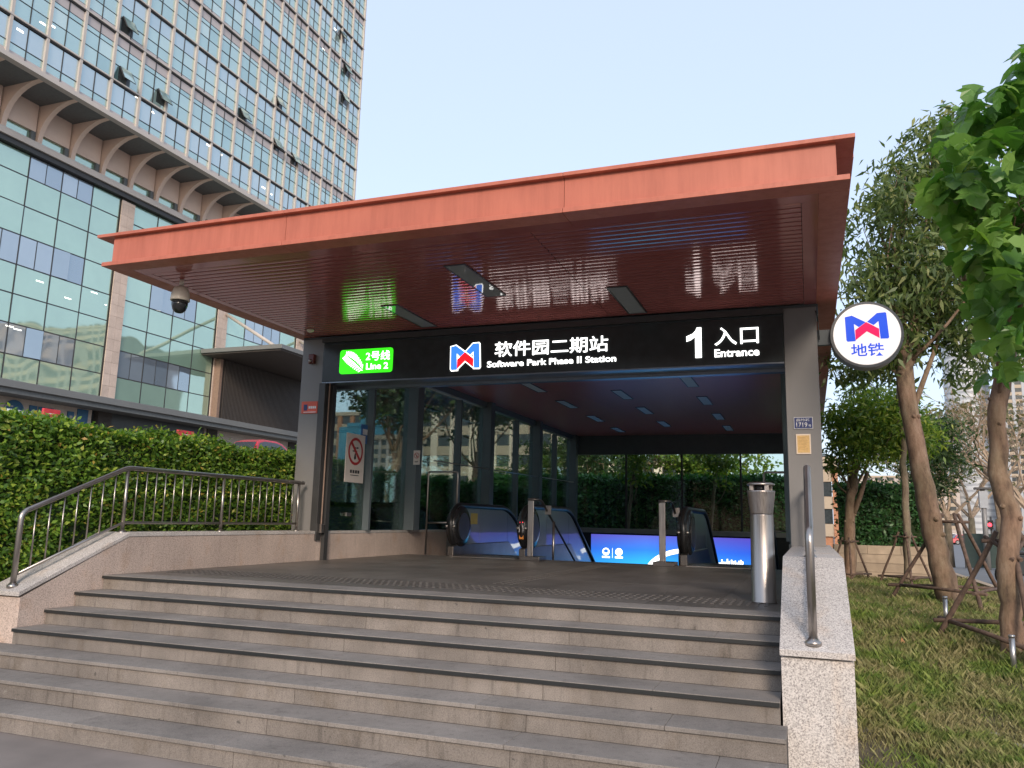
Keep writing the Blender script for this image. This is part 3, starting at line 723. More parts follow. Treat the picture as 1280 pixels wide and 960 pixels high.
# no-smoking signs: hang on the glass
def no_smoking(name, label, cx, cy, z0, z1, half, axis):
    t = thing(name, label, 'sign', (cx, cy, z0), 'no smoking signs')
    H = z1 - z0; rr = half * .80; zc = z0 + H * .64
    def put(mb, nm, mat, d):      # local: u across, w up, d out
        pass
    def P(u, w_, d): return (cx + d, cy + u, w_) if axis == 'x' else (cx + u, cy - d, w_)
    def plate(u0, u1, w0, w1, d0, d1, nm, mat):
        a, b_ = P(u0, w0, d0), P(u1, w1, d1); box(nm, mat, t, min(a[0], b_[0]), max(a[0], b_[0]), min(a[1], b_[1]), max(a[1], b_[1]), w0, w1)
    plate(-half, half, z0, z1, 0, .012, 'board', 'white_board')
    ring = MB(); n_ = 32; vs = []
    for i in range(n_):
        a = 2 * math.pi * i / n_; vs += [P(rr * math.cos(a), zc + rr * math.sin(a), .0145), P(rr * .80 * math.cos(a), zc + rr * .80 * math.sin(a), .0145)]
    ring.add(vs, [(2 * i, 2 * ((i + 1) % n_), 2 * ((i + 1) % n_) + 1, 2 * i + 1) for i in range(n_)]); 
    e = rr * .66; wd = rr * .085
    ring.add([P(-e + wd, zc + e + wd, .0165), P(-e - wd, zc + e - wd, .0165), P(e - wd, zc - e - wd, .0165), P(e + wd, zc - e + wd, .0165)], [(0, 1, 2, 3)])
    ring.build('ban_ring', 'red_print', t)
    pc = MB(); k = rr
    for q in ([(-.42, .05), (-.42, -.03), (.2, -.03), (.2, .05)], [(-.12, -.18), (.0, -.1), (.1, -.5), (-.08, -.62), (-.2, -.5)], [(.1, .2), (.16, .34), (.42, .3), (.3, .22)], [(-.1, .25), (-.05, .32), (.12, .28), (.05, .2)]):
        pc.add([P(a * k, zc + b_ * k, .0152) for a, b_ in q], [tuple(range(len(q)))])
    for i in range(4): pc.add([P(-half * .5 + i * half * .27, z0 + H * .19, .0152), P(-half * .5 + i * half * .27 + half * .2, z0 + H * .19, .0152), P(-half * .5 + i * half * .27 + half * .2, z0 + H * .255, .0152), P(-half * .5 + i * half * .27, z0 + H * .255, .0152)], [(0, 1, 2, 3)])
    pc.add([P(-half * .45, z0 + H * .14, .0152), P(half * .45, z0 + H * .14, .0152), P(half * .45, z0 + H * .155, .0152), P(-half * .45, z0 + H * .155, .0152)], [(0, 1, 2, 3)])
    pc.build('pictogram', 'black_print', t)
no_smoking('no_smoking_sign', 'large cream no smoking sign hanging on the left glass wall', -7.40, 12.0, 2.33, 3.17, .30, 'x')
a = AY(521, 572, 13.99)
no_smoking('no_smoking_sign', 'tiny no smoking sign on the inner grey column right of the large sign', a[0], 13.992, a[2] - .14, a[2] + .14, .07, 'y')
qb = thing('blue_poster', 'blue poster with white squares stuck behind the large no smoking sign', 'poster', (-7.45, 12.0, 2.8))
a0 = AX(452, 530, -7.44); a1 = AX(463, 556, -7.44)
box('sheet', 'blue_board', qb, -7.449, -7.441, a0[1], a0[1] + .3, a1[2], a0[2])
box('white_square', 'plate_white', qb, -7.4405, -7.439, a0[1] + .06, a0[1] + .24, a1[2] + .16, a0[2] - .08)
# small door fittings on the glass
df = thing('glass_door_lock', 'small steel lock plate low on the first left glass pane', 'lock', (-7.44, 12, 1.8))
a0 = AX(435, 643, -7.44); box('lock_plate', 'steel', df, -7.45, -7.42, a0[1] - .08, a0[1] + .08, a0[2] - .03, a0[2] + .03, bevel=.004)

# ------------------------------------------------------------------ ceiling lamps
lampmeshes = {}
def lamp(x0, x1, y0, y1, z, label, outer):
    t = thing('ceiling_light', label, 'ceiling light', ((x0 + x1) / 2, (y0 + y1) / 2, z), 'recessed rectangular ceiling lights')
    box('lens', 'lamp_lens' if outer else 'lamp_lens_matt', t, x0 + .02, x1 - .02, y0 + .02, y1 - .02, z - .006, z + .02)
    f = MB(); f.box(x0, x1, y0, y0 + .018, z - .009, z + .02); f.box(x0, x1, y1 - .018, y1, z - .009, z + .02)
    f.box(x0, x0 + .018, y0 + .0181, y1 - .0181, z - .009, z + .02); f.box(x1 - .018, x1, y0 + .0181, y1 - .0181, z - .009, z + .02)
    f.build('frame', 'dark_frame', t)
lamp(-3.96, -3.68, 8.14, 9.5, 4.702, 'front ceiling light under the roof overhang above the blue and red logo', 1)
lamp(-2.33, -2.06, 9.53, 10.87, 4.702, 'ceiling light under the overhang between the station name and the numeral 1', 1)
lamp(-5.6, -5.33, 9.54, 10.83, 4.702, 'ceiling light under the overhang just above and right of the green panel', 1)
row_names = {-5.53: 'left row of inside lights', -3.88: 'middle row of inside lights', -2.2: 'right row of inside lights'}
ordn = ['nearest', 'second', 'third', 'farthest']
for xc, ys_ in ((-5.53, [15.4, 18.0, 20.8, 23.6]), (-3.88, [14.2, 16.8, 19.45, 22.3]), (-2.2, [15.4, 18.05, 20.95, 23.65])):
    for i, yy in enumerate(ys_): lamp(xc - .12, xc + .12, yy, yy + 1.3, 4.600, f'{ordn[i]} light of the {row_names[xc]} on the dark red ceiling', 0)

# ------------------------------------------------------------------ cameras under the soffit
cc = thing('dome_camera', 'cream dome security camera hanging under the left front corner of the red roof', 'security camera', (-7.5, 7.75, 4.3))
a = AZ(226, 350, 4.7); cx, cy = a[0] + .02, a[1]
MB().tube([(cx, cy, 4.7), (cx, cy, 4.62)], .028, 12).build('mount', 'cream_plastic', cc, smooth=True)
MB().lathe([(.03, .0), (.085, -.03), (.11, -.10), (.118, -.18), (.118, -.20), (.1, -.20)], (cx, cy, 4.62), 24).build('housing', 'cream_plastic', cc, smooth=True)
MB().lathe([(.1, 0), (.098, -.06), (.08, -.12), (.045, -.155), (.0, -.165)], (cx, cy, 4.42), 24).build('dome', 'smoke_dome', cc, smooth=True)
a = AZ(388, 412, 4.7)
c2 = thing('smoke_detector', 'small round cream detector on the soffit above the left column', 'detector', (a[0], a[1], 4.66))
MB().lathe([(.05, 0), (.06, -.015), (.05, -.035), (.02, -.05), (.0, -.05)], (a[0], a[1], 4.703), 20).build('housing', 'cream_plastic', c2, smooth=True)

# ------------------------------------------------------------------ ash bin
bn = thing('ash_bin', 'tall slim brushed steel ash bin standing at the right edge of the landing', 'bin', (-.42, 8.05, ZL))
bc = (-.435, 8.02, ZL)
MB().lathe([(.118, 0), (.118, .012), (.112, .02), (.106, .81), (.106, .815)], bc, 32).build('body', 'steel', bn, smooth=True)
MB().lathe([(.104, .815), (.106, .83), (.128, 1.02), (.130, 1.03), (.130, 1.04), (.115, 1.042)], bc, 32).build('collar', 'steel', bn, smooth=True)
MB().lathe([(.06, 1.042), (.06, 1.10)], bc, 16).build('inner_drum', 'black_plastic', bn, smooth=True)
for i in range(4):
    t = i * math.pi / 2 + .6; x, y = bc[0] + .10 * math.cos(t), bc[1] + .10 * math.sin(t)
    MB().box(x - .02, x + .02, y - .02, y + .02, ZL + 1.04, ZL + 1.092).build('spacer', 'steel', bn, bevel=.004)
MB().lathe([(.128, 1.092), (.130, 1.105), (.10, 1.118), (.04, 1.122), (0, 1.122)], bc, 32).build('lid', 'steel', bn, smooth=True)

# ------------------------------------------------------------------ escalators
def esc_side(par, x, s, stickers):
    """one balustrade; s = +1 when the steps are at larger x"""
    yc, zc, r = 14.35, ZL + .56, .40
    path = []
    for i in range(9):
        t = R_(250 - i * 20); path.append((yc + r * math.cos(t), zc + r * math.sin(t)))
    yk = 16.9; sl_ = math.tan(R_(30))
    for i in range(7):
        t = i / 6; path.append((yk - .3 + t * .9, ZL + .96 - sl_ * .45 * t * t))
    path.append((25.6, ZL + .96 - sl_ * .45 - sl_ * (25.6 - yk - .6)))
    MB().tube([(x, p[0], p[1]) for p in path], .055, 12).build('handrail', 'rubber', par, smooth=True)
    # glass panels, in three lengths
    inner = [(p[0] + (.03 if i < 9 else 0), p[1] - (.035 if i > 4 else 0)) for i, p in enumerate(path)]
    def bot(y): return ZL + .20 if y < 17.0 else ZL + .20 - sl_ * (y - 17.0)
    inner = [(max(p[0], yc - .36), p[1]) for p in inner]
    for a, b_ in ((13.9, 15.4), (15.4, 17.0), (17.0, 25.5)):
        up = [p for p in inner if a - .001 <= p[0] <= b_ and p[1] > zc - .45 + (.0 if p[0] < 14.2 else .3) - max(0, p[0] - 16.8) * .7]
        def topz(y):
            for q0, q1 in zip(inner[4:-1], inner[5:]):
                if q0[0] <= y <= q1[0]: return q0[1] + (q1[1] - q0[1]) * (y - q0[0]) / max(1e-6, q1[0] - q0[0])
            return inner[-1][1]
        if a > 14: up = [(a + .006, topz(a))] + [p for p in up if p[0] > a + .02]
        up = up + [(b_ - .006, topz(b_))]
        lo = [(b_ - .006, bot(b_))] + ([(16.99, bot(16.9))] if a < 16.99 < b_ else []) + ([(a + .006, bot(a))] if a > 14 else [(14.2, bot(a))])
        MB().extr(up + lo, x - .006, x + .006).build('glass_panel', 'balustrade_glass', par)
    # skirt deck
    MB().extr([(13.98, ZL), (13.98, ZL + .18), (14.2, ZL + .22), (17.0, ZL + .22), (25.6, ZL + .22 - sl_ * 8.6), (25.6, ZL - .3 - sl_ * 8.6), (17.0, ZL - .3), (14.12, ZL - .3), (14.12, ZL)], x - .06, x + .06).build('skirt', 'dark_steel', par, bevel=.01)
    MB().lathe([(0, -.115), (.33, -.115), (.385, -.085), (.40, 0), (.385, .085), (.33, .115), (0, .115)], (x, 14.33, zc), 36, 'x').build('newel', 'black_plastic', par, smooth=True)
    for dx in (-.075, .075): MB().lathe([(0, -.03), (.022, -.03), (.03, 0), (.022, .03), (0, .03)], (x + dx, 13.945, zc), 12, 'x').build('newel_guide', 'steel', par, smooth=True)
    for dx in (-.118, .118):
        MB().lathe([(0, -.004), (.26, -.004), (.26, .004), (0, .004)], (x + dx, 14.33, zc), 28, 'x').build('newel_cap', 'dark_steel', par)
    pass
    if 'yellow' in stickers: box('yellow_sticker', 'yellow_sticker', par, x + .007, x + .009, 14.9, 15.25, ZL + .60, ZL + .82)
    if 'orange' in stickers:
        box('orange_sticker', 'orange_sticker', par, x - .04, x + .04, 13.935, 13.965, zc - .20, zc - .09); box('white_sticker', 'plate_white', par, x - .04, x + .04, 13.915, 13.94, zc - .08, zc + .05)
        box('red_light', 'red_lamp', par, x - .03, x + .03, 13.925, 13.945, zc + .085, zc + .11)
def escalator(xa, xb, label, st_a, st_b):
    t = thing('escalator', label, 'escalator', ((xa + xb) / 2, 14, ZL), 'escalators going down from the landing')
    esc_side(t, xa, 1, st_a); esc_side(t, xb, -1, st_b)
    box('comb_plate', 'steel', t, xa + .07, xb - .07, 13.8, 14.6, ZL + .002, ZL + .014)
    stp = unit_box('step', 'dark_steel')
    for i in range(26):
        y = 14.6 + i * .4; z = ZL - .02 - max(0, (y - 15.4)) * math.tan(R_(30))
        inst('step', stp, t, (xa + .08, y, z - .2), (xb - xa - .16, .4, .2))
escalator(-6.42, -4.98, 'left escalator behind the landing, with a yellow sticker on its dark glass side', ['yellow'], ['orange'])
escalator(-2.05, -.75, 'right escalator behind the landing, just left of the steel ash bin', ['yellow'], [])
# stairs between the escalators
sw = thing('down_stairs', 'granite stairs going down between the two escalators', 'steps', (-3.5, 14.2, ZL))
stp = unit_box('stair_step', 'step_granite')
for i in range(32):
    y = 14.15 + i * .32; z = ZL - .155 * (i + 1)
    inst('stair_step', stp, sw, (-4.86, y, z - .4), (2.66, .325, .4))
for x, lab in ((-4.72, 'slim steel handrail beside the left escalator going down the stairs'), (-2.36, 'slim steel handrail beside the right escalator going down the stairs')):
    t = thing('down_handrail', lab, 'handrail', (x, 13.7, ZL), 'handrails of the down stairs')
    sg = 1 if x < -4 else 1
    box('base', 'dark_steel', t, x - .14, x + .22, 13.55, 13.95, ZL + .001, ZL + .07, bevel=.006)
    box('post', 'steel', t, x - .055, x + .055, 13.68, 13.72, ZL + .071, ZL + 1.06, bevel=.008)
    MB().tube(bent([(x - .05, 13.66, ZL + 1.08), (x + .12, 13.72, ZL + 1.08), (x + .14, 13.9, ZL + 1.05), (x + .16, 24.0, ZL - 4.2)], .05), .022, 10).build('rail', 'dark_steel', t, smooth=True)
    MB().tube([(x + .15, 14.6, ZL - .3), (x + .15, 14.6, ZL + .70)], .024, 10).build('post', 'steel', t, smooth=True)
    MB().tube([(x + .15, 17, ZL - 1.6), (x + .15, 17, ZL - .55)], .024, 10).build('post', 'steel', t, smooth=True)
    box('plate', 'steel', t, x + .10, x + .22, 14.2, 14.24, ZL + .82, ZL + .98)
# low rail loop left of the escalator, and its match on the right
def loop(x0, x1, label, gx):
    t = thing('guard_rail', label, 'railing', ((x0 + x1) / 2, 14.3, ZL), 'steel guard rails beside the escalators')
    MB().tube(bent([(x0, 14.3, ZL), (x0, 14.3, 2.66), (x1, 14.3, 2.66), (x1, 14.3, ZL + .4)], .05), .02, 8).build('hoop', 'steel', t, smooth=True)
    MB().tube([(x0, 14.3, 1.66), (x1, 14.3, 1.68)], .016, 8).build('cross_bar', 'steel', t, smooth=True)
    box('panel', 'station_glass', t, x0 + .06, x1 - .06, 14.29, 14.305, 1.72, 2.6)
loop(-7.1, -6.46, 'steel hoop guard rail with glass between the left wall and the escalator', -1)
loop(-.72, -.30, 'steel hoop guard rail behind the ash bin at the right wall', 1)
for yy in (15.9,):
    pass
wr = thing('wall_handrail', 'thin handrail fixed along the left glass wall, sloping down', 'handrail', (-7.3, 15, 2))
MB().tube([(-7.28, 14.9, 2.93), (-7.28, 25.3, 3.02)], .014, 6).build('rail', 'steel', wr, smooth=True)
for yy in (16.3, 18.0, 20.1, 21.8, 23.6, 25.4):
    MB().tube([(-7.28, yy, 2.94 + (yy - 15) * .008), (-7.45, yy, 2.94 + (yy - 15) * .008)], .012, 6).build('rail_bracket', 'steel', wr)

# ================================================================== OFFICE TOWER (upper facade plane x = -40)
XT = -40.0
tw_ = thing('office_tower', 'tall glass office tower with a grid of pale teal panes, upper left', 'building', (-55, 40, 4))
PY = [29.42 - 2.24 * i for i in range(6, 0, -1)] + [29.42 + 2.24 * i for i in range(10)] + [51.35, 53.1, 54.85, 56.6, 58.35, 60.15, 62.1]
ZB, ZT = 25.85, 64.0
ZS = [28.33 + 3.19 * i for i in range(12)]
ubox = unit_box('pane', 'tower_glass'); ubox_l = unit_box('pane', 'lavender_glass'); ubox_s = unit_box('spandrel_panel', 'spandrel')
cells = []   # (y0,y1,z0,z1,kind)
for i in range(len(PY) - 1):
    y0, y1 = PY[i] + .085, PY[i + 1] - .085; ym = (y0 + y1) / 2
    for a, b_ in ((y0, ym - .025), (ym + .025, y1)):
        cells.append((a, b_, 26.12, 26.42, 's')); cells.append((a, b_, 26.42, 26.85, 't')); cells.append((a, b_, 26.89, 28.22, 'l'))
        for k in range(len(ZS) - 1):
            z, h = ZS[k], 3.19
            if k % 2 == 0: q = [(.015, .37, 't'), (.385, .67, 't'), (.685, .78, 't'), (.79, .975, 's')]
            else: q = [(.02, .12, 's'), (.13, .36, 't'), (.375, .65, 't'), (.665, .975, 'l')]
            for lo, hi, kd in q: cells.append((a, b_, z + lo * h, z + hi * h, kd))
def proj_area(c):
    ym, zm = (c[0] + c[1]) / 2, (c[2] + c[3]) / 2
    d = np.array([XT, ym, zm]) - CAM; q = RM.T @ d
    u, v = F_PX * q[0] / q[2], F_PX * q[1] / q[2]
    vis = -700 < u < 700 and -560 < v < 500 and q[2] > 0
    return (c[1] - c[0]) * (c[3] - c[2]) / (d @ d) ** 1.5 if vis else 0
cells.sort(key=lambda c: -proj_area(c))
cnt = {'t': 0, 'l': 0, 's': 0}; lim = {'t': 210, 'l': 85, 's': 140}
rest = {'t': MB(), 'l': MB(), 's': MB()}; far = {}
op = {}
for c in cells:
    kd = c[4]
    if proj_area(c) > 0 and cnt[kd] < lim[kd]:
        cnt[kd] += 1
        jit = random.uniform(-.004, .004)
        inst('spandrel_panel' if kd == 's' else 'pane', {'t': ubox, 'l': ubox_l, 's': ubox_s}[kd], tw_, (XT - .08 + jit, c[0], c[2]), (.03, c[1] - c[0], c[3] - c[2]), rot=(0, random.uniform(-.004, .004), random.uniform(-.004, .004)))
    else: rest[kd].box(XT - .08, XT - .05, c[0], c[1], c[2], c[3])
rest['t'].build('pane', 'tower_glass_far', tw_, kind='stuff'); rest['l'].build('pane', 'lavender_glass_far', tw_, kind='stuff'); rest['s'].build('spandrel_panel', 'spandrel_far', tw_, kind='stuff')
for y in PY: box('pier', 'tower_frame', tw_, XT - .1, XT + .09, y - .085, y + .085, ZB + .3, ZT)
for a, b_ in zip(PY[:-1], PY[1:]):
    ym = (a + b_) / 2; box('mullion', 'dark_line', tw_, XT - .07, XT - .01, ym - .018, ym + .018, 26.3, ZT)
for k, z in enumerate(ZS):
    box('floor_band', 'dark_line', tw_, XT - .07, XT + .03, PY[0], PY[-1] - .02, z - .07, z + .02)  # black strip put in for the shadow under each floor ledge
    box('floor_ledge', 'tower_frame', tw_, XT - .07, XT + .12, PY[0], PY[-1] + .12, z + .021, z + .11)
    if k < len(ZS) - 1:
        for fr_ in ((.377, .677) if k % 2 == 0 else (.367, .657)):
            box('transom', 'dark_line', tw_, XT - .07, XT - .02, PY[0], PY[-1] - .02, z + fr_ * 3.19 - .015, z + fr_ * 3.19 + .015)
        if k % 2 == 0: box('transom', 'dark_line', tw_, XT - .07, XT - .03, PY[0], PY[-1] - .02, z + .785 * 3.19 - .015, z + .785 * 3.19 + .015)
box('transom', 'dark_line', tw_, XT - .07, XT - .02, PY[0], PY[-1] - .02, 26.85, 26.89)
box('base_beam', 'tower_frame', tw_, XT - .25, XT + .2, PY[0], PY[-1], ZB, ZB + .28)
box('soffit', 'canopy_under', tw_, -43.2, XT - .251, PY[0], PY[-1], ZB + .02, ZB + .1)
box('tower_core', 'dark_glass', tw_, -62, XT - .1, PY[0], PY[-1] - .02, ZB + .3, ZT)
box('roof', 'concrete', tw_, -62, XT + .1, PY[0], PY[-1], ZT, ZT + 1)
# open awning windows: hinged at the top, tilted outward
def sash(px, py, ww=.95, hh=.95, ang=28):
    a = AX(px, py, XT); o = MB(); y0 = a[1] - ww / 2; z1 = a[2] + hh / 2; dx, dz = math.sin(R_(ang)) * hh, math.cos(R_(ang)) * hh
    t = .05
    q = [(XT, y0, z1), (XT, y0 + ww, z1), (XT + dx, y0 + ww, z1 - dz), (XT + dx, y0, z1 - dz)]
    n_ = (dz / hh * t, 0, dx / hh * t)
    vs = q + [(p[0] + n_[0], p[1], p[2] + n_[2]) for p in q]
    w_ = MB().add(vs, [(0, 1, 2, 3), (4, 5, 6, 7), (0, 1, 5, 4), (1, 2, 6, 5), (2, 3, 7, 6), (3, 0, 4, 7)]).build('open_window', 'dark_line', tw_)
    g = MB().add([(p[0] + n_[0] * 1.1 + 0.004, y0 + (.06 if i in (0, 3) else ww - .06), p[2] + n_[2] * 1.1) for i, p in enumerate(q)], [(0, 1, 2, 3)]).build('sash_glass', 'tower_glass', w_)
    box('opening', 'dark_glass', tw_, XT - .049, XT - .04, y0, y0 + ww, z1 - hh, z1)
for p in ((160, 34), (156, 96), (203, 123), (304, 145), (348, 129), (345, 181), (368, 200), (433, 88), (430, 124), (428, 46)): sash(*p)
# lit ceiling lamps glimpsed behind the glass
for px, py in ((52, 28), (64, 31), (24, 37), (171, 121), (191, 140), (260, 181), (275, 192), (419, 36), (404, 61), (329, 234), (340, 243)):
    a = AX(px, py, XT - .02); box('office_light', 'ceiling_glow', tw_, XT - .048, XT - .045, a[1] - .12, a[1] + .28, a[2] - .05, a[2] + .05)

# ================================================================== PODIUM (facade plane x = -43)
XP = -43.0
pdm = thing('office_podium', 'mint green glass lower block of the office tower with stone piers and curved brackets', 'building', (-55, 40, 4))
PIERS = [(18.15, 19.25), (28.2, 29.3), (38.3, 39.4), (48.35, 49.45), (58.6, 59.7)]
tstone = unit_box('stone_tile', 'tower_stone')
for a, b_ in PIERS:
    box('pier_core', 'joint', pdm, XP - .3, XP + .12, a + .01, b_ - .01, 4, 22.6)
    z = 9.0; ym = (a + b_) / 2
    while z < 22.4:
        h = min(.78, 22.5 - z)
        inst('stone_tile', tstone, pdm, (XP + .1, a, z), (.06, ym - a - .006, h - .012)); inst('stone_tile', tstone, pdm, (XP + .1, ym + .006, z), (.06, b_ - ym - .006, h - .012)); z += .78
ZR = [9.0, 10.5, 12.3, 14.05, 15.8, 17.6, 19.4, 21.2, 22.6]
pg = unit_box('pane', 'podium_glass'); pb = unit_box('pane', 'podium_blue_glass')
for (a0, a1), (b0, b1) in zip(PIERS[:-1], PIERS[1:]):
    n_ = 4; w_ = (b0 - a1) / n_
    for i in range(n_):
        y0, y1 = a1 + i * w_, a1 + (i + 1) * w_
        for k in range(8):
            split_ = (k in (1, 4) and i in (0, 1, 2)) or (k == 7 and i in (1, 2))
            if a0 > 37 and k == 4: split_ = i in (1, 2)
            if a0 > 37 and k == 7: split_ = False
            z0, z1 = ZR[k] + .035, ZR[k + 1] - .035
            if split_:
                ym = (y0 + y1) / 2
                for u, v in ((y0 + .035, ym - .025), (ym + .025, y1 - .035)):
                    o_ = random.random() < .25 and k != 7
                    inst('pane', pb, pdm, (XP - .03, u, z0), (.04, v - u, z1 - z0), rot=(0, 0, -.09 if o_ else random.uniform(-.006, .006)))
                box('mullion', 'dark_line', pdm, XP - .04, XP + .02, ym - .025, ym + .025, z0, z1)
            else: inst('pane', pg, pdm, (XP - .03, y0 + .035, z0), (.04, y1 - y0 - .07, z1 - z0), rot=(0, random.uniform(-.005, .005), random.uniform(-.006, .006)))
        if i: box('mullion', 'dark_line', pdm, XP - .05, XP + .03, y0 - .034, y0 + .034, 9.0, 22.6)
    for z in ZR[1:-1]: box('transom', 'dark_line', pdm, XP - .05, XP + .028, a1, b0, z - .033, z + .033)
    box('mullion', 'dark_line', pdm, XP - .05, XP + .05, b0 - .08, b0, 9, 22.6); box('mullion', 'dark_line', pdm, XP - .05, XP + .05, a1, a1 + .05, 9, 22.6)
box('back_mass', 'dark_glass', pdm, -70, XP - .31, 10, 60, 4, 25.8)
box('head_band', 'dark_line', pdm, XP - .1, XP + .35, 16, 60, 22.62, 22.95)
box('ledge', 'tower_frame', pdm, XP - .1, XP + .5, 16, 60, 22.951, 23.35)
# attic wall under the tower soffit with ribbon windows between brackets
BY = [31.9 + 2.33 * i for i in range(-6, 12)]
for a, b_ in zip(BY[:-1], BY[1:]):
    box('attic_wall', 'lit_attic_stone', pdm, XP - .3, XP, a + .23, b_ - .23, 24.15, ZB + .019)
    box('attic_glass', 'podium_glass', pdm, XP - .25, XP - .2, a + .23, b_ - .23, 23.351, 24.149)
    box('attic_jamb', 'canopy_under', pdm, XP - .199, XP + .0, b_ - .5, b_ - .231, 23.352, 24.148)
for y in BY:
    pts = [(XP - .1, 23.352), (XP + .12, 23.352)]
    for i in range(11):
        t = i / 10 * math.pi / 2; pts.append((XP + .14 + 2.5 * (1 - math.cos(t)), 23.6 + 2.25 * math.sin(t) * (1 if i < 10 else 1)))
    pts += [(XP + 2.75, ZB + .019), (XP - .1, ZB + .019)]
    MB().extr([(p[0], p[1]) for p in pts], y - .15, y + .15, 'y').build('bracket', 'lit_attic_stone', pdm)
# lower canopy, shop front, brown louvre block and its canopy
box('canopy', 'grey_canopy', pdm, XP + .03, -41.3, 10, 60, 8.35, 8.76, bevel=.02)
box('canopy_soffit', 'canopy_under', pdm, XP + .03, -41.5, 10, 60, 8.05, 8.349)
box('shop_wall', 'shop_wall', pdm, XP - .2, XP, 10, 37.9, 4, 8.05)
box('shop_glass', 'shop_dark', pdm, XP - .2, XP, 38.6, 48, 4, 8.049)
box('shop_pier', 'shop_blue', pdm, XP - .1, XP + .05, 36.8, 37.6, 4, 8.0)
box('shop_wall', 'shop_wall', pdm, XP - .2, XP, 48.2, 60, 4, 8.048)
MB().lathe([(0, 0), (.62, 0), (.62, .06), (0, .06)], (XP + .01, 32.55, 7.3), 28, 'x').build('shop_logo_disc', 'shop_blue', pdm)
for i in range(4): box('shop_logo_stripe', 'shop_wall', pdm, XP + .071, XP + .075, 31.95, 32.45, 6.9 + i * .2, 6.97 + i * .2)
box('shop_logo_window', 'plate_white', pdm, XP + .071, XP + .076, 32.5, 32.85, 7.0, 7.3)
for i, (y, wd_) in enumerate(((33.5, .5), (34.1, .45), (34.7, .4), (36.1, .45))):
    box('shop_letter', 'shop_blue', pdm, XP + .001, XP + .06, y, y + wd_, 7.2, 7.75); box('shop_letter', 'shop_wall', pdm, XP + .061, XP + .063, y + .15, y + wd_ - .1, 7.35, 7.5)
lv = MB(); y = 49.05
while y < 59.8: lv.box(XP + .62, XP + .70, y, y + .09, 8.77, 13.5); y += .16
box('louver_block', 'louver_brown', pdm, XP - .2, XP + .6, 48.75, 59.9, 8.765, 13.52)
lv.build('louver_fins', 'louver_brown', pdm, kind='stuff')
box('copper_trim', 'copper_trim', pdm, XP + .04, XP + .72, 48.46, 48.74, 8.765, 13.5)
box('high_canopy', 'grey_canopy', pdm, XP + .05, -35.6, 46.95, 60.5, 13.66, 13.98, bevel=.02)
box('high_canopy_soffit', 'louver_brown', pdm, XP + .05, -35.75, 47.1, 60.4, 13.55, 13.659)
MB().tube([(XP + .1, 49.3, 17.3), (-36.6, 47.3, 14.0)], .13, 10).build('strut', 'tower_frame', pdm, smooth=True)
MB().tube([(XP + .1, 59.1, 17.3), (-36.6, 57.0, 14.0)], .13, 10).build('strut', 'tower_frame', pdm, smooth=True)
for px, py in ((50, 352), (85, 373), (118, 366), (12, 408), (22, 412), (45, 427), (135, 382), (197, 388)):
    a = AX(px, py, XP + .02); box('office_light', 'ceiling_glow', pdm, XP + .016, XP + .018, a[1] - .25, a[1] + .25, a[2] - .02, a[2] + .03)

# red boards in the car park behind the hedge
for (p0, p1, X_, lab) in (((54, 510), (73, 526), -14, 'red sign board with white marks above the left end of the hedge'), ((222, 537), (241, 546), -14, 'red sign board above the middle of the hedge')):
    a, b_ = AX(*p0, X_), AX(*p1, X_); g = zg(X_, a[1])
    t = thing('red_sign_board', lab, 'sign', (X_, a[1], g), 'red sign boards in the car park')
    box('board', 'red_board', t, X_ - .03, X_ + .03, a[1], b_[1], a[2] - .5, a[2], bevel=.004)
    box('post', 'dark_frame', t, X_ - .02, X_ + .02, (a[1] + b_[1]) / 2 - .02, (a[1] + b_[1]) / 2 + .02, g - .1, a[2] - .5)
    ym = (a[1] + b_[1]) / 2; box('print', 'plate_white', t, X_ + .0305, X_ + .033, ym - .07, ym + .05, a[2] - .10, a[2] - .085); box('print', 'plate_white', t, X_ + .0305, X_ + .033, ym - .1, ym + .06, a[2] - .30, a[2] - .22)

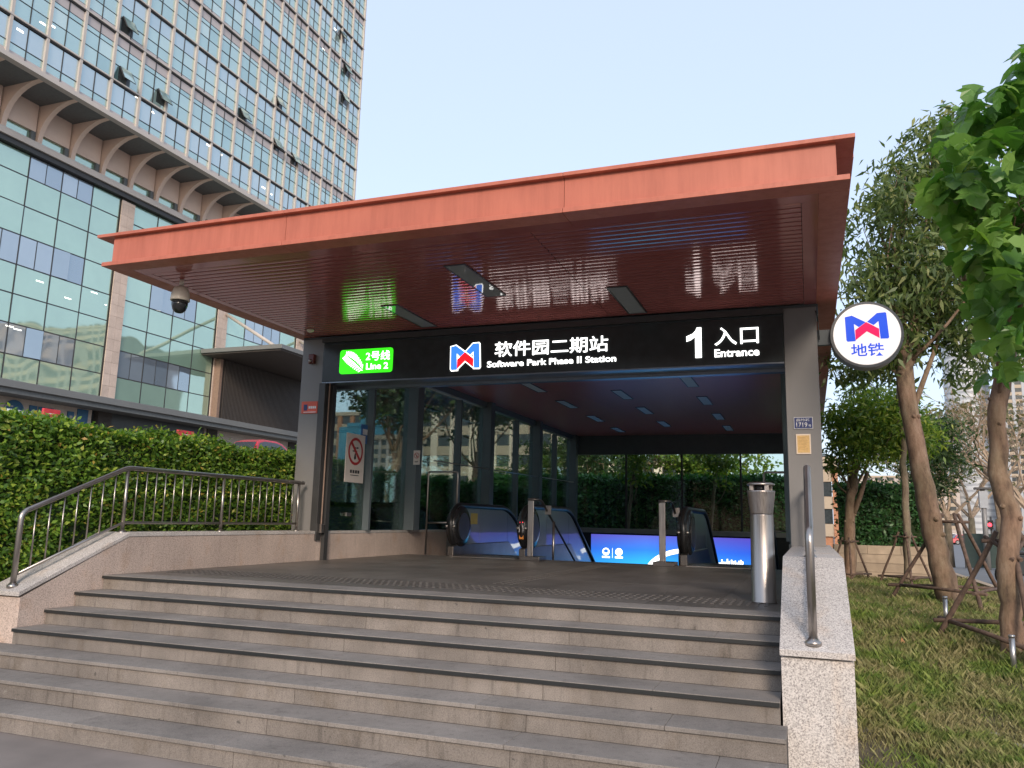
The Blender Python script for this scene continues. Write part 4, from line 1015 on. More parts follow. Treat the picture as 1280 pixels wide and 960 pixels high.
# ------------------------------------------------------------------ cars
def car(label, loc, rz, paint, group):
    t = local('parked_car', label, 'car', loc, group, rz)
    body = [(-2.15, .35), (-2.2, .62), (-2.1, .86), (-1.5, .92), (1.05, .90), (1.95, .80), (2.2, .62), (2.2, .38), (2.05, .26), (-2.05, .26)]
    cab = [(-1.75, .90), (-1.35, 1.34), (-.9, 1.47), (.05, 1.47), (.45, 1.38), (1.15, .90)]
    win = [(-1.52, .93), (-1.26, 1.28), (-.85, 1.38), (.02, 1.38), (.38, 1.30), (.92, .93)]
    def loft(poly, w0, w1, z0, z1):
        mb = MB(); n_ = len(poly); vs = []
        for s in (-1, 1):
            for x, z in poly: u = (z - z0) / (z1 - z0); vs.append((x, s * (w0 + (w1 - w0) * u), z))
        fs = [tuple(range(n_)), tuple(range(n_, 2 * n_))] + [(i, (i + 1) % n_, n_ + (i + 1) % n_, n_ + i) for i in range(n_)]
        return mb.add(vs, fs)
    loft(body, .90, .84, .3, .9).build('body', paint, t, bevel=.05); loft(cab, .80, .58, .9, 1.47).build('cabin', paint, t, bevel=.03)
    for s in (-1, 1):
        vs = [(x, s * (.805 - .22 * (z - .9) / .57 + .004), z) for x, z in win]; 
        MB().add(vs, [tuple(range(len(win)))]).build('side_window', 'car_glass', t)
        for x in (-1.35, 1.38):
            wl = MB().lathe([(.0, -.1), (.33, -.1), (.34, -.06), (.34, .08), (.30, .1), (0, .1)], (x, s * .80, .33), 20, 'y').build('wheel', 'tyre', t)
            MB().lathe([(0, -.01), (.2, -.01), (.2, .01), (0, .01)], (x, s * .905, .33), 16, 'y').build('rim', 'rim', wl)
        box('headlight', 'plate_white', t, 2.12, 2.22, s * .62 - .16, s * .62 + .16, .6, .72); box('taillight', 'red_print', t, -2.22, -2.12, s * .64 - .14, s * .64 + .14, .66, .82)
    def q(xa, za, xb, zb, w0, w1, nm): MB().add([(xa, -w0, za), (xa, w0, za), (xb, w1, zb), (xb, -w1, zb)], [(0, 1, 2, 3)]).build(nm, 'car_glass', t)
    q(1.10, .945, .50, 1.37, .70, .56, 'windscreen'); q(-1.745, .95, -1.375, 1.33, .70, .58, 'rear_window')
    return t
a = AX(332, 552, -24)
cr = car('bright red car whose roof shows above the hedge beside the left column', (-24, a[1], a[2] - 1.47), R_(90), 'car_red', 'cars in the car park')
a = AX(6, 513, -22)
c2_ = car('white car mostly hidden behind the left end of the hedge', (-22, a[1], a[2] - 1.47), R_(90), 'car_white', 'cars in the car park')

# ================================================================== HEDGES
def hedge(name, label, x0, x1, y0, y1, z0, z1, size, dens, mat, seed, rag=.07, group='clipped hedges', faces='nsewt'):
    t = thing(name, label, 'hedge', ((x0 + x1) / 2, (y0 + y1) / 2, z0), group)
    i_ = .10
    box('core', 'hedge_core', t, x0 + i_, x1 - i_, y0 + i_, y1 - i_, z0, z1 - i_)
    g = np.random.default_rng(seed); P = []; Nn = []
    def face(n_, org_, u, v, nr):
        a = g.random((n_, 2)); p = np.array(org_) + a[:, :1] * np.array(u) + a[:, 1:] * np.array(v)
        w_ = .5 * np.sin(p @ np.array([3.1, 2.3, 4.7])) + .5 * np.sin(p @ np.array([-1.7, 5.1, 2.9]) + 1) + .4 * np.sin(p @ np.array([7.1, -6.3, 8.7]))
        p = p + np.array(nr) * (g.normal(0, rag * .55, n_) + rag * w_ - .03)[:, None]; P.append(p); Nn.append(np.tile(nr, (n_, 1)))
    H = z1 - z0; LX, LY = x1 - x0, y1 - y0
    if 'e' in faces: face(int(dens * LY * H), (x1, y0, z0), (0, LY, 0), (0, 0, H), (1, 0, 0))
    if 'w' in faces: face(int(dens * LY * H), (x0, y0, z0), (0, LY, 0), (0, 0, H), (-1, 0, 0))
    if 's' in faces: face(int(dens * LX * H), (x0, y0, z0), (LX, 0, 0), (0, 0, H), (0, -1, 0))
    if 'n' in faces: face(int(dens * LX * H), (x0, y1, z0), (LX, 0, 0), (0, 0, H), (0, 1, 0))
    if 't' in faces: face(int(dens * LX * LY * 1.2), (x0, y0, z1), (LX, 0, 0), (0, LY, 0), (0, 0, 1))
    P = np.concatenate(P); Nn = np.concatenate(Nn)
    leaves('foliage', P, size, 'oval', mat, t, 'stuff', Nn, droop=-.1, seed=seed, spread=.8)
    return t
hedge('hedge', 'bright green clipped hedge behind the railing, left of the steps', -10.2, -8.02, 5.6, 13.2, .5, 2.74, .068, 2500, 'hedge_leaf', 11, rag=.075, faces='set')
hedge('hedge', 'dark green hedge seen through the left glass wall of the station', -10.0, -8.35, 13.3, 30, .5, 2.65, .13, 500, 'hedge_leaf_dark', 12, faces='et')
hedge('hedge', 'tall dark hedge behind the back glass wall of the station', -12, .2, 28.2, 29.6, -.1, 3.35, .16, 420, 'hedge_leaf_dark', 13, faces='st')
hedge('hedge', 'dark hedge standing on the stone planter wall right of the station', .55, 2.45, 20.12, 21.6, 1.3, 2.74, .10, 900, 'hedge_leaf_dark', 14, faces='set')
pw = thing('planter_wall', 'low beige stone wall of long blocks under the dark hedge behind the trees', 'wall', (1.6, 20, .6))
ps = unit_box('stone_block', 'planter_stone')
for k in range(5):
    z = .4 + k * .196; x = .48 - (.3 if k % 2 else 0)
    while x < 2.6:
        L = random.uniform(.62, .95); x1_ = min(x + L, 2.62)
        if x1_ > .5: inst('stone_block', ps, pw, (max(x, .48), 19.95 - random.uniform(0, .012), z), (x1_ - max(x, .48) - .006, .3, .188))
        x += L
box('wall_core', 'joint', pw, .5, 2.6, 20.1, 21.7, .3, 1.34)

# ================================================================== TREES
def limb_path(p0, p1, n=6, wob=.06, g=rng, sag=0):
    p0, p1 = np.array(p0, float), np.array(p1, float); L = np.linalg.norm(p1 - p0); o = []
    off = g.normal(0, wob * L, 3); off2 = g.normal(0, wob * L, 3)
    for i in range(n + 1):
        t = i / n; o.append(p0 + (p1 - p0) * t + off * math.sin(math.pi * t) + off2 * math.sin(2 * math.pi * t) * .5 + np.array([0, 0, -sag * L * t * t]))
    return o
def tree(name, label, trunk, r0, r1, crowns, leaf_n, leaf_size, shape, mat, bark='bark', limbs=9, seed=1, group=None, clump=.45, cat='tree', droop=.3, twigs=3, knots=True):
    """trunk: list of points; crowns: list of (center, radii, weight)"""
    g = np.random.default_rng(seed); base = trunk[0]
    t = thing(name, label, cat, base, group)
    # densify the trunk
    P = [np.array(p, float) for p in trunk]; pts = []
    for a, b_ in zip(P[:-1], P[1:]):
        for i in range(5): pts.append(a + (b_ - a) * i / 5 + g.normal(0, .012, 3) * (1 if knots else .3))
    pts.append(P[-1]); n_ = len(pts)
    rs = [(r0 + (r1 - r0) * i / (n_ - 1)) * (1 + (g.uniform(-.05, .09) if knots else 0)) * (1.18 if i == 0 else 1) for i in range(n_)]
    MB().tube(pts, rs, 14).build('trunk', bark, t, smooth=True)
    if knots and r0 > .09:
        for kk in range(5):
            i0 = int(g.integers(3, n_ - 3)); a_ = g.uniform(3.3, 6.1); rr = rs[i0]; c_ = pts[i0] + np.array([math.cos(a_), math.sin(a_), 0]) * rr * .8
            MB().tube([c_, c_ + np.array([math.cos(a_), math.sin(a_), .35]) * rr * .42], [rr * .34, rr * .17], 8).build('knot', bark, t, smooth=True)
    br = MB(); tips = []
    tw_sum = sum(c[2] for c in crowns)
    for c, rad, wt in crowns:
        k = max(2, int(limbs * wt / tw_sum))
        for j in range(k):
            i0 = int(n_ * g.uniform(.62, .99)); s = pts[min(i0, n_ - 1)]
            d = g.normal(size=3); d /= np.linalg.norm(d); e = np.array(c) + d * np.array(rad) * g.uniform(.35, .85)
            path = limb_path(s, e, 7, .07, g); r_ = rs[min(i0, n_ - 1)] * g.uniform(.22, .4)
            br.tube(path, [r_ * (1 - .8 * q / 7) for q in range(8)], 6)
            for m_ in range(twigs):
                q = path[int(g.integers(3, 8))]; d = g.normal(size=3); d /= np.linalg.norm(d); e2 = q + d * np.array(rad) * g.uniform(.3, .6)
                e2 = np.array(c) + np.clip((e2 - np.array(c)) / np.array(rad), -1, 1) * np.array(rad)
                p2 = limb_path(q, e2, 4, .08, g); br.tube(p2, [r_ * .3 * (1 - .7 * z / 4) for z in range(5)], 5); tips += [(x, wt) for x in p2[1:]]
            tips += [(x, wt) for x in path[3:]]
    br.build('branches', bark, t, smooth=True)
    # leaf clumps: round the twigs and on the crown shell
    if leaf_n:
        T = np.array([x for x, _ in tips]); ncl = max(14, int(leaf_n / 34))
        cs = []
        for c, rad, wt in crowns:
            k = int(ncl * wt / tw_sum); d = g.normal(size=(k, 3)); d /= np.linalg.norm(d, axis=1)[:, None]
            cs.append(np.array(c) + d * np.array(rad) * (g.uniform(.35, 1.0, (k, 1)) ** .6))
        cs = np.concatenate(cs); sel = g.random(len(cs)) < .45; cs[sel] = T[g.integers(0, len(T), sel.sum())] + g.normal(0, .1, (sel.sum(), 3))
        P_ = cs[g.integers(0, len(cs), leaf_n)] + g.normal(0, 1, (leaf_n, 3)) * np.array([clump, clump, clump * .6]) * .5
        leaves('foliage', P_, leaf_size, shape, mat, t, 'stuff', None, droop=droop, seed=seed)
    return t
def stakes(label, c, h, spread, seed, n=3, r=.028):
    g = random.Random(seed); t = thing('tree_stake_frame', label, 'tree support', (c[0], c[1], zg(c[0], c[1])), 'wooden tree stakes')
    feet = []; tops = []
    for i in range(n):
        a = 2 * math.pi * i / n + .6 + g.uniform(-.15, .15); gx, gy = c[0] + spread * math.cos(a), c[1] + spread * math.sin(a)
        z0 = zg(gx, gy) - .05; tx, ty = c[0] - .10 * math.cos(a), c[1] - .10 * math.sin(a); f = (gx, gy, z0); tp = (tx + .22 * math.cos(a) , ty + .22 * math.sin(a), z0 + h)
        MB().tube(limb_path(f, tp, 5, .01), [r * 1.1, r * 1.05, r, r * .95, r, r * .9], 8).build('pole', 'stake_wood', t, smooth=True); feet.append(np.array(f)); tops.append(np.array(tp))
    for i in range(n):
        a, b_ = feet[i], feet[(i + 1) % n]; u = .24; p, q = a + (tops[i] - a) * u, b_ + (tops[(i + 1) % n] - b_) * u; d = (q - p) * .12
        MB().tube([p - d, (p + q) / 2 + np.array([0, 0, .01]), q + d], r * .85, 8).build('cross_pole', 'stake_wood', t, smooth=True)
        a, b_ = tops[i], tops[(i + 1) % n]; u = .92; p, q = feet[i] + (a - feet[i]) * u, feet[(i + 1) % n] + (b_ - feet[(i + 1) % n]) * u; d = (q - p) * .3
        MB().tube([p - d, q + d], r * .8, 8).build('tie_pole', 'stake_wood', t, smooth=True)
    return t
# leaning trunk tree beside the lawn (crown right of the roof)
pA = [AY(1192, 775, 13.6), AY(1172, 690, 13.7), AY(1150, 590, 13.8), AY(1132, 480, 13.9), AY(1128, 420, 14.0)]; pA[0][2] = .5
def C_(px, py, Y, rx, ry, rz, wt): return (tuple(AY(px, py, Y)), (rx, ry, rz), wt)
tree('leaning_tree', 'leaning tree with a thick bare trunk and olive green crown right of the red roof', pA, .168, .11,
     [C_(1108, 290, 14.6, 1.0, 1.6, .95, 2), C_(1180, 210, 15, .9, 1.6, .8, 1.5), C_(1130, 360, 14.2, 1.1, 1.5, .85, 1.7), C_(1210, 320, 15, 1.2, 1.6, 1.3, 2), C_(1090, 440, 14.6, .75, 1.4, .5, 1.1), C_(1225, 430, 14.6, .8, 1.2, .5, .7), C_(1150, 260, 14.2, .8, 1.2, .7, 1), C_(1185, 165, 15, .5, 1, .3, .5), C_(1125, 215, 14.6, .45, 1, .25, .5)],
     14500, .185, 'long', 'tree_leaf', limbs=22, seed=21, clump=.34, droop=.5)
stakes('dark wooden stake frame round the leaning trunk', (2.0, 13.7), 1.45, 1.0, 5)
# broad leaved tree at the right edge
pB = [AY(1268, 835, 9.6), AY(1262, 740, 9.7), AY(1262, 650, 9.8), AY(1245, 580, 9.9), AY(1250, 500, 9.95), AY(1262, 420, 9.9), AY(1268, 340, 9.7)]; pB[0][2] = .45
bt = tree('broad_leaved_tree', 'tree at the right edge with a crooked brown trunk and large bright lobed leaves', pB, .108, .075,
     [C_(1290, 260, 8.6, .5, 1.1, .5, .1)], 0, .2, 'lobed', 'broad_leaf', limbs=12, seed=22)
g = np.random.default_rng(5)
cl = [(1275, 105, 8.3, .26, .8, .26, .9), (1215, 150, 8.3, .35, .8, .22, 1.2), (1200, 205, 8.2, .38, .8, .22, 1.4), (1240, 260, 8.3, .35, .9, .3, 1.6), (1180, 230, 8.2, .25, .6, .16, .7), (1250, 350, 8.4, .28, .8, .3, 1.5), (1225, 300, 8.2, .22, .6, .2, .8), (1262, 420, 8.3, .18, .6, .18, .6),
      (1300, 200, 8.4, .6, 1, .6, 2.2), (1330, 350, 8.6, .7, 1, .6, 2), (1340, 120, 8.4, .7, 1, .5, 2), (1400, 250, 8.6, .9, 1.2, 1.0, 2.5), (1248, 460, 8.4, .10, .4, .06, .15)]
tot = sum(c[6] for c in cl); P_ = []
for px, py, Y, rx, ry, rz, wt in cl:
    k = int(720 * wt / tot); d = g.normal(size=(k, 3)); d /= np.linalg.norm(d, axis=1)[:, None]; P_.append(AY(px, py, Y) + d * np.array([rx, ry, rz]) * g.random((k, 1)) ** .4)
P_ = np.concatenate(P_)
pr2 = (P_ - CAM) @ RM; uu = 640 + F_PX * pr2[:, 0] / pr2[:, 2]; inside = uu < 1285
idx = np.where(inside)[0]; idx = idx[np.argsort(pr2[idx, 2])][:295]
mask = np.ones(len(P_), bool); mask[idx] = False
leaves('foliage', P_[mask], .24, 'lobed', 'broad_leaf', bt, 'stuff', None, droop=.45, seed=8)
S_, Q_ = LEAF['lobed']; lm = MB().add([tuple(v) for v in S_], [tuple(q) for q in TRI['lobed']]).build('leaf', 'broad_leaf_single'); lme = lm.data; bpy.data.objects.remove(lm)
o_ = org(bt)
for i in idx:
    q = bpy.data.objects.new('leaf', lme); COL.objects.link(q); q.parent = bt; q.location = Vector(P_[i]) - o_
    q.scale = (random.uniform(.12, .29),) * 3; q.rotation_euler = (random.gauss(0, .5), random.uniform(.3, 1.2), random.uniform(0, 6.28))
bm_ = MB()
for px, py in ((1215, 150), (1200, 205), (1240, 260), (1250, 350), (1180, 230), (1300, 200)):
    e = AY(px, py, 8.3); s = pB[5] if py > 200 else pB[6]; bm_.tube(limb_path(s, e, 6, .06), [.03 - .0035 * i for i in range(7)], 6)
bm_.build('branches', 'bark', bt, smooth=True)
stakes('crossed wooden stake frame round the trunk at the right edge', (1.98, 9.9), 1.3, .85, 9)
# forked small tree and thin straight tree in front of the planter
f0 = AY(1062, 712, 18.9); f0[2] = .5
ft = tree('forked_tree', 'small forked tree in front of the dark hedge just right of the column', [f0, AY(1062, 660, 18.9), AY(1064, 620, 18.9), AY(1072, 575, 19)], .13, .07,
     [C_(1078, 545, 18.8, .65, 1, .55, 1), C_(1100, 500, 19, .8, 1, .5, 1), C_(1055, 520, 19, .5, .8, .5, .7)], 5200, .17, 'long', 'bright_leaf', limbs=9, seed=23, clump=.35)
MB().tube([AY(1064, 650, 18.9), AY(1076, 618, 18.85), AY(1084, 590, 18.8)], [.06, .05, .04], 8).build('fork', 'bark', ft, smooth=True)
stakes('wooden stakes round the forked tree by the planter wall', (f0[0], 18.8), 1.0, .5, 3, r=.022)
s0 = AY(1135, 735, 17.6); s0[2] = .55
tree('slim_tree', 'slim straight trunk with stakes between the hedge and the leaning tree', [s0, AY(1133, 650, 17.6), AY(1129, 560, 17.7), AY(1124, 480, 17.8)], .075, .05,
     [C_(1120, 530, 18.2, .7, .8, .55, 1), C_(1095, 560, 18.2, .5, .8, .45, .7), C_(1150, 545, 18.2, .45, .7, .4, .5)], 5200, .15, 'long', 'bright_leaf', bark='bark_grey', limbs=8, seed=24, clump=.35)
stakes('thin wooden stakes round the slim straight tree', (s0[0], 17.6), 1.15, .6, 4, r=.022)
tree('dark_small_tree', 'dark green small tree crown behind the leaning trunk', [(2.9, 23, .2), (2.9, 23, 1.5), (2.85, 23, 2.8)], .1, .06,
     [C_(1165, 585, 23, .8, 1, .6, 1), C_(1175, 545, 23, .6, .8, .5, 1)], 3500, .17, 'long', 'tree_leaf_dark', limbs=7, seed=25, clump=.4)
# bare twiggy trees along the street
def bare(label, px, Y, h, seed, leaf_n=260, lean=0):
    a = AY(px, 660, Y); z0 = zg(a[0], Y); g = np.random.default_rng(seed)
    t = thing('bare_tree', label, 'tree', (a[0], Y, z0), 'bare street trees')
    tr = [np.array([a[0] + lean * i / 3, Y, z0 - .05 + h * .28 * i / 3]) for i in range(4)]
    MB().tube(tr, [.17, .15, .14, .12], 9).build('trunk', 'bark_grey', t, smooth=True)
    mb = MB(); tips = []
    def grow(p, d, L, r_, lv):
        e = p + d * L; mb.tube([p, (p + e) / 2 + g.normal(0, .04 * L, 3), e], [r_, r_ * .8, r_ * .6], 4 if lv < 3 else 5); tips.append(e)
        if lv == 0: return
        for _ in range(3):
            dd = d + g.normal(0, .42, 3); dd[2] += .12; dd /= np.linalg.norm(dd); grow(e, dd, L * g.uniform(.62, .82), r_ * .58, lv - 1)
    for _ in range(4):
        d = np.array([g.normal(0, .5), g.normal(0, .5), 1.0]); d /= np.linalg.norm(d); grow(tr[-1], d, h * .24, .075, 4)
    mb.build('branches', 'twig', t, smooth=False)
    T = np.array(tips); P_ = T[g.integers(0, len(T), leaf_n)] + g.normal(0, .18, (leaf_n, 3))
    leaves('foliage', P_, .22, 'oval', 'dull_leaf', t, 'stuff', None, seed=seed)
bare('bare twiggy street tree directly behind the leaning trunk', 1185, 34, 6.3, 31, 700)
bare('bare twiggy street tree below the distant glass tower', 1215, 38, 7.5, 32, 800)
bare('bare twiggy street tree near the right edge by the traffic light', 1250, 32, 6.4, 33, 500)
bare('bare twiggy street tree farther down the road', 1160, 48, 7, 34, 900)
bare('bare twiggy street tree at the far right edge', 1290, 30, 6.8, 35, 500)
# trees seen through the glass
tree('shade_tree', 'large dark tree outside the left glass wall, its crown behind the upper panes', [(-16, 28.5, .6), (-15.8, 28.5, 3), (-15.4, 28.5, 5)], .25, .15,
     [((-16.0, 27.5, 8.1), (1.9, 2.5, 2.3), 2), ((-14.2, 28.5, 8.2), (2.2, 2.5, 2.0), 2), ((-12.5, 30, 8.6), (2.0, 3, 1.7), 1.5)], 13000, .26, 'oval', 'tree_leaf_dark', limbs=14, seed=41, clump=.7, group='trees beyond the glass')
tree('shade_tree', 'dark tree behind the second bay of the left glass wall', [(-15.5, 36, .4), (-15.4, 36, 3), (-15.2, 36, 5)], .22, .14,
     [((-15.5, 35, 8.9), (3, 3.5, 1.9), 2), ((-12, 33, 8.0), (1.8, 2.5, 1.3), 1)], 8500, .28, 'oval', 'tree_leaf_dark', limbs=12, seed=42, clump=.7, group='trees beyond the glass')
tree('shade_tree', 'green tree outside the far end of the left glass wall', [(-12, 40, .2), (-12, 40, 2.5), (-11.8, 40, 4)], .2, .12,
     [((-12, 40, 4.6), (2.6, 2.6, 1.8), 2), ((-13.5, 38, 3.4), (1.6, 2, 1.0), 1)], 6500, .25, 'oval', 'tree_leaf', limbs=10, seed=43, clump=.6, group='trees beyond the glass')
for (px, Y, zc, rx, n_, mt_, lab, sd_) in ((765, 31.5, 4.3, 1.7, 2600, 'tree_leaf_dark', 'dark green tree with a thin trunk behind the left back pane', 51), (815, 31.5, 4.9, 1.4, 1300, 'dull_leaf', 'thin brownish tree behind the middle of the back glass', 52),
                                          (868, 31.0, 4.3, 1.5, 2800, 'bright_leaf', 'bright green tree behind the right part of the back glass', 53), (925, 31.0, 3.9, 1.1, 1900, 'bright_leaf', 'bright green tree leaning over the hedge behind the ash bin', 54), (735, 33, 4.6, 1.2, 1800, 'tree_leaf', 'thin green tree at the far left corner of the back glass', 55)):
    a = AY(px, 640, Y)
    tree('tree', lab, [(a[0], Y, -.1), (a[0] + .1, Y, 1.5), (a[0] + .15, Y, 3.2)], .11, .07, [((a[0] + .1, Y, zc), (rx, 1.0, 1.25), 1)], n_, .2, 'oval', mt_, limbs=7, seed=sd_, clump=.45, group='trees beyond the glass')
# young tree inside the strip between glass and hedge: a pale thin trunk
for px, lab, sd_ in ((785, 'thin trunk between the back glass and the hedge, middle left pane', 61), (888, 'thin trunk between the back glass and the hedge, right pane', 62)):
    a = AY(px, 640, 27.3)
    tree('young_tree', lab, [(a[0] - .1, 27.3, .0), (a[0], 27.3, 1.6), (a[0] + .2, 27.3, 3.4)], .07, .05, [((a[0] + .2, 27.3, 4.3), (.8, .5, .8), 1)], 900, .18, 'oval', 'bright_leaf', bark='bark_grey', limbs=5, seed=sd_, clump=.4, group='trees beyond the glass')

# ================================================================== LAWN
lw = MB(); ys = [2.0 + .9 * i for i in range(21)]
xs = [.26, .8, 1.4, 2.0, 2.6, 3.1]
vs = [(x + (0 if i_ < 5 else 0), y, zg(x, y) + .012 + .03 * math.sin(y * 2.1 + x * 3)) for y in ys for i_, x in enumerate(xs)]
lawn = MB().add(vs, [(j * 6 + i, j * 6 + i + 1, (j + 1) * 6 + i + 1, (j + 1) * 6 + i) for j in range(20) for i in range(5)]).build('lawn_soil', 'soil', smooth=True); struct(lawn)
g = np.random.default_rng(77)
def blades(n, ya, yb, h, wd, xa=.27, xb=3.05):
    x = g.uniform(xa, xb, n); y = ya + (yb - ya) * g.random(n) ** 1.2
    dens = np.sin(x * 2.3 + 1) * np.sin(y * 1.7) + .5 * np.sin(x * 5 + y * 3.1) + g.normal(0, .5, n); k = dens > -.75; x, y, dens = x[k], y[k], dens[k]; n = len(x)
    z = np.array([zg(a, b_) for a, b_ in zip(x, y)]) + .01
    hh = h * (1 + .35 * dens) * g.uniform(.5, 1.3, n); a = g.uniform(0, 6.28, n); ln = g.uniform(.1, .8, n) * hh; b_ = a + g.normal(0, .8, n) + 1.5
    c, s = np.cos(a) * wd, np.sin(a) * wd; dx, dy = np.cos(b_) * ln, np.sin(b_) * ln
    V = np.stack([np.stack([x - c, y - s, z], 1), np.stack([x + c, y + s, z], 1), np.stack([x + c * .7 + dx * .4, y + s * .7 + dy * .4, z + hh * .6], 1), np.stack([x + dx, y + dy, z + hh * .92], 1)], 1)
    return V.reshape(-1, 3)
V = np.concatenate([blades(150000, 2.0, 9.5, .085, .0024), blades(80000, 8.0, 19.9, .11, .004)])
mesh_np('grass', V, np.arange(len(V)).reshape(-1, 4), 'grass_blade', None, 'stuff')
bpy.data.objects['grass']['label'] = 'patchy green and straw coloured grass beside the steps'
# ground cover weeds: small leaves
n_ = 26000; x = g.uniform(.27, 3.0, n_); y = g.uniform(2.5, 19.5, n_); k = (np.sin(x * 3.1 + y * 1.3) + np.sin(y * 2.9 - x * 4.2) + g.normal(0, .5, n_)) > .15
x, y = x[k], y[k]; P_ = np.stack([x, y, np.array([zg(a, b_) for a, b_ in zip(x, y)]) + g.uniform(.02, .11, len(x))], 1)
leaves('ground_cover', P_, .032, 'oval', 'grass_blade', None, 'stuff', np.tile([0, 0, 1.], (len(x), 1)), droop=-.1, seed=3)
P_ = np.array([[x, y, zg(x, y) + .05] for x, y in zip(g.uniform(.3, 2.6, 60), g.uniform(4.2, 16, 60))])
leaves('fallen_leaves', P_, .08, 'oval', 'dry_leaf', None, 'stuff', np.tile([0, 0, 1.], (60, 1)), droop=0, seed=4, spread=.4)
for (px, py, Y_) in ((1218, 924, 6.1), (1246, 918, 6.2), (1275, 932, 6.0)):
    a = AZ(px, py, .2); lt = thing('crumpled_litter', {1218: 'leftmost pale crumpled scrap lying on the grass at bottom right', 1246: 'middle pale crumpled scrap lying on the grass at bottom right', 1275: 'rightmost pale crumpled scrap at the edge of the picture'}[px], 'litter', tuple(a), 'litter on the grass')
    bm = bmesh.new(); bmesh.ops.create_icosphere(bm, subdivisions=2, radius=.03)
    for v in bm.verts: v.co = Vector((v.co.x * 1.6, v.co.y, v.co.z * .5)) * random.uniform(.7, 1.25)
    me = bpy.data.meshes.new('scrap'); bm.to_mesh(me); bm.free(); me.materials.append(M['litter']); o = bpy.data.objects.new('scrap', me); COL.objects.link(o); o.parent = lt
# short pipes in the grass
for px, py, Y_, lab in ((1184, 792, 11.2, 'short thin grey pipe in the grass in front of the leaning tree'), (1266, 815, 9.2, 'short grey metal pipe in front of the trunk at the right edge')):
    a = AY(px, py, Y_); z0 = zg(a[0], Y_)
    t = thing('ground_pipe', lab, 'pipe', (a[0], Y_, z0), 'pipes in the grass')
    MB().tube([(a[0], Y_, z0 - .03), (a[0], Y_, z0 + .36)], .026, 10).build('tube', 'rim', t, smooth=True)
    MB().lathe([(.026, 0), (.03, .0), (.03, .02), (.02, .025), (0, .025)], (a[0], Y_, z0 + .36), 12).build('cap', 'rim', t, smooth=True)

# ================================================================== STREET on the right
rd_ = MB(); ys = [14, 18, 22, 26, 30, 36, 44, 52, 60, 80, 120, 200]
def strip(x0, x1, dz, name, mat, y0=12):
    vs = []; Y_ = [y0] + [y for y in (12, 13, 14, 15, 16, 17, 18, 20, 22, 24, 26, 28, 30, 32, 34, 36, 40, 44, 48, 52, 56, 60, 80, 120, 200, 300) if y > y0]
    for y in Y_:
        for x in (x0, x1): vs.append((x, y, zg(x, y) + dz))
    o = MB().add(vs, [(2 * i, 2 * i + 1, 2 * i + 3, 2 * i + 2) for i in range(len(Y_) - 1)]).build(name, mat, smooth=True); return struct(o)
strip(3.25, 60, .02, 'road', 'asphalt', 5)
kb = MB()
for y in np.arange(5, 60, 1.0):
    z = zg(3.2, y); z2 = zg(3.2, y + 1); kb.add([(3.1, y, z - .1), (3.25, y, z - .1), (3.25, y + .985, z2 - .1), (3.1, y + .985, z2 - .1), (3.1, y, z + .14), (3.25, y, z + .14), (3.25, y + .985, z2 + .14), (3.1, y + .985, z2 + .14)], [(0, 3, 2, 1), (4, 5, 6, 7), (0, 1, 5, 4), (1, 2, 6, 5), (2, 3, 7, 6), (3, 0, 4, 7)])
struct(kb.build('kerb', 'planter_stone'))
fc = thing('green_site_fence', 'dark green mesh fence running along the far pavement', 'fence', (8, 30, .2))
for i in range(9):
    x = 5.2 + i * 1.25; z = zg(x, 33); box('fence_panel', 'road_rail_green', fc, x, x + 1.2, 33, 33.04, z + .05, z + 1.25); box('post', 'dark_frame', fc, x - .045, x - .005, 32.98, 33.06, z, z + 1.35)
lp = thing('street_lamp', 'grey street light post with a flat square head beside the road', 'street light', (5.1, 30, 0))
a = AY(1228, 612, 30); z0 = zg(a[0], 30)
MB().tube([(a[0], 30, z0), (a[0], 30, a[2])], [.09, .07], 10).build('post', 'column_paint', lp, smooth=True)
box('head', 'dark_frame', lp, a[0] - .24, a[0] + .24, 29.85, 30.15, a[2], a[2] + .07, bevel=.01); box('panel', 'far_grey', lp, a[0] - .12, a[0] + .12, 29.9, 30.1, a[2] - .6, a[2] - .05)
tl_ = thing('traffic_light', 'small traffic light showing red over the distant road', 'traffic light', (8, 45, 0)); a = AY(1236, 656, 45); z0 = zg(a[0], 45)
MB().tube([(a[0] + .1, 45, z0), (a[0] + .1, 45, a[2] + .4)], .05, 8).build('pole', 'dark_frame', tl_, smooth=True)
box('housing', 'black_plastic', tl_, a[0] - .16, a[0] + .16, 44.8, 44.95, a[2] - .22, a[2] + .22, bevel=.01)
MB().lathe([(0, 0), (.09, 0), (.08, .02)], (a[0], 44.77, a[2]), 16, 'y').build('red_lens', 'red_lamp', tl_)
for (px, Y_, pt, lab) in ((1207, 135, 'car_red', 'red car on the distant road, left of the other red car'), (1243, 128, 'car_red', 'red car on the distant road beside the traffic light pole'), (1227, 150, 'car_white', 'white van like car behind the two red cars'), (1178, 140, 'car_grey', 'grey car at the left end of the distant traffic'), (1262, 120, 'car_white', 'white car at the right end of the distant traffic'), (1192, 165, 'car_white', 'white car far behind between the bare trees')):
    a = AY(px, 680, Y_); car(lab, (a[0], Y_, zg(a[0], Y_) + .02), R_(random.choice([80, 100, 10, 60])), pt, 'cars on the distant road')
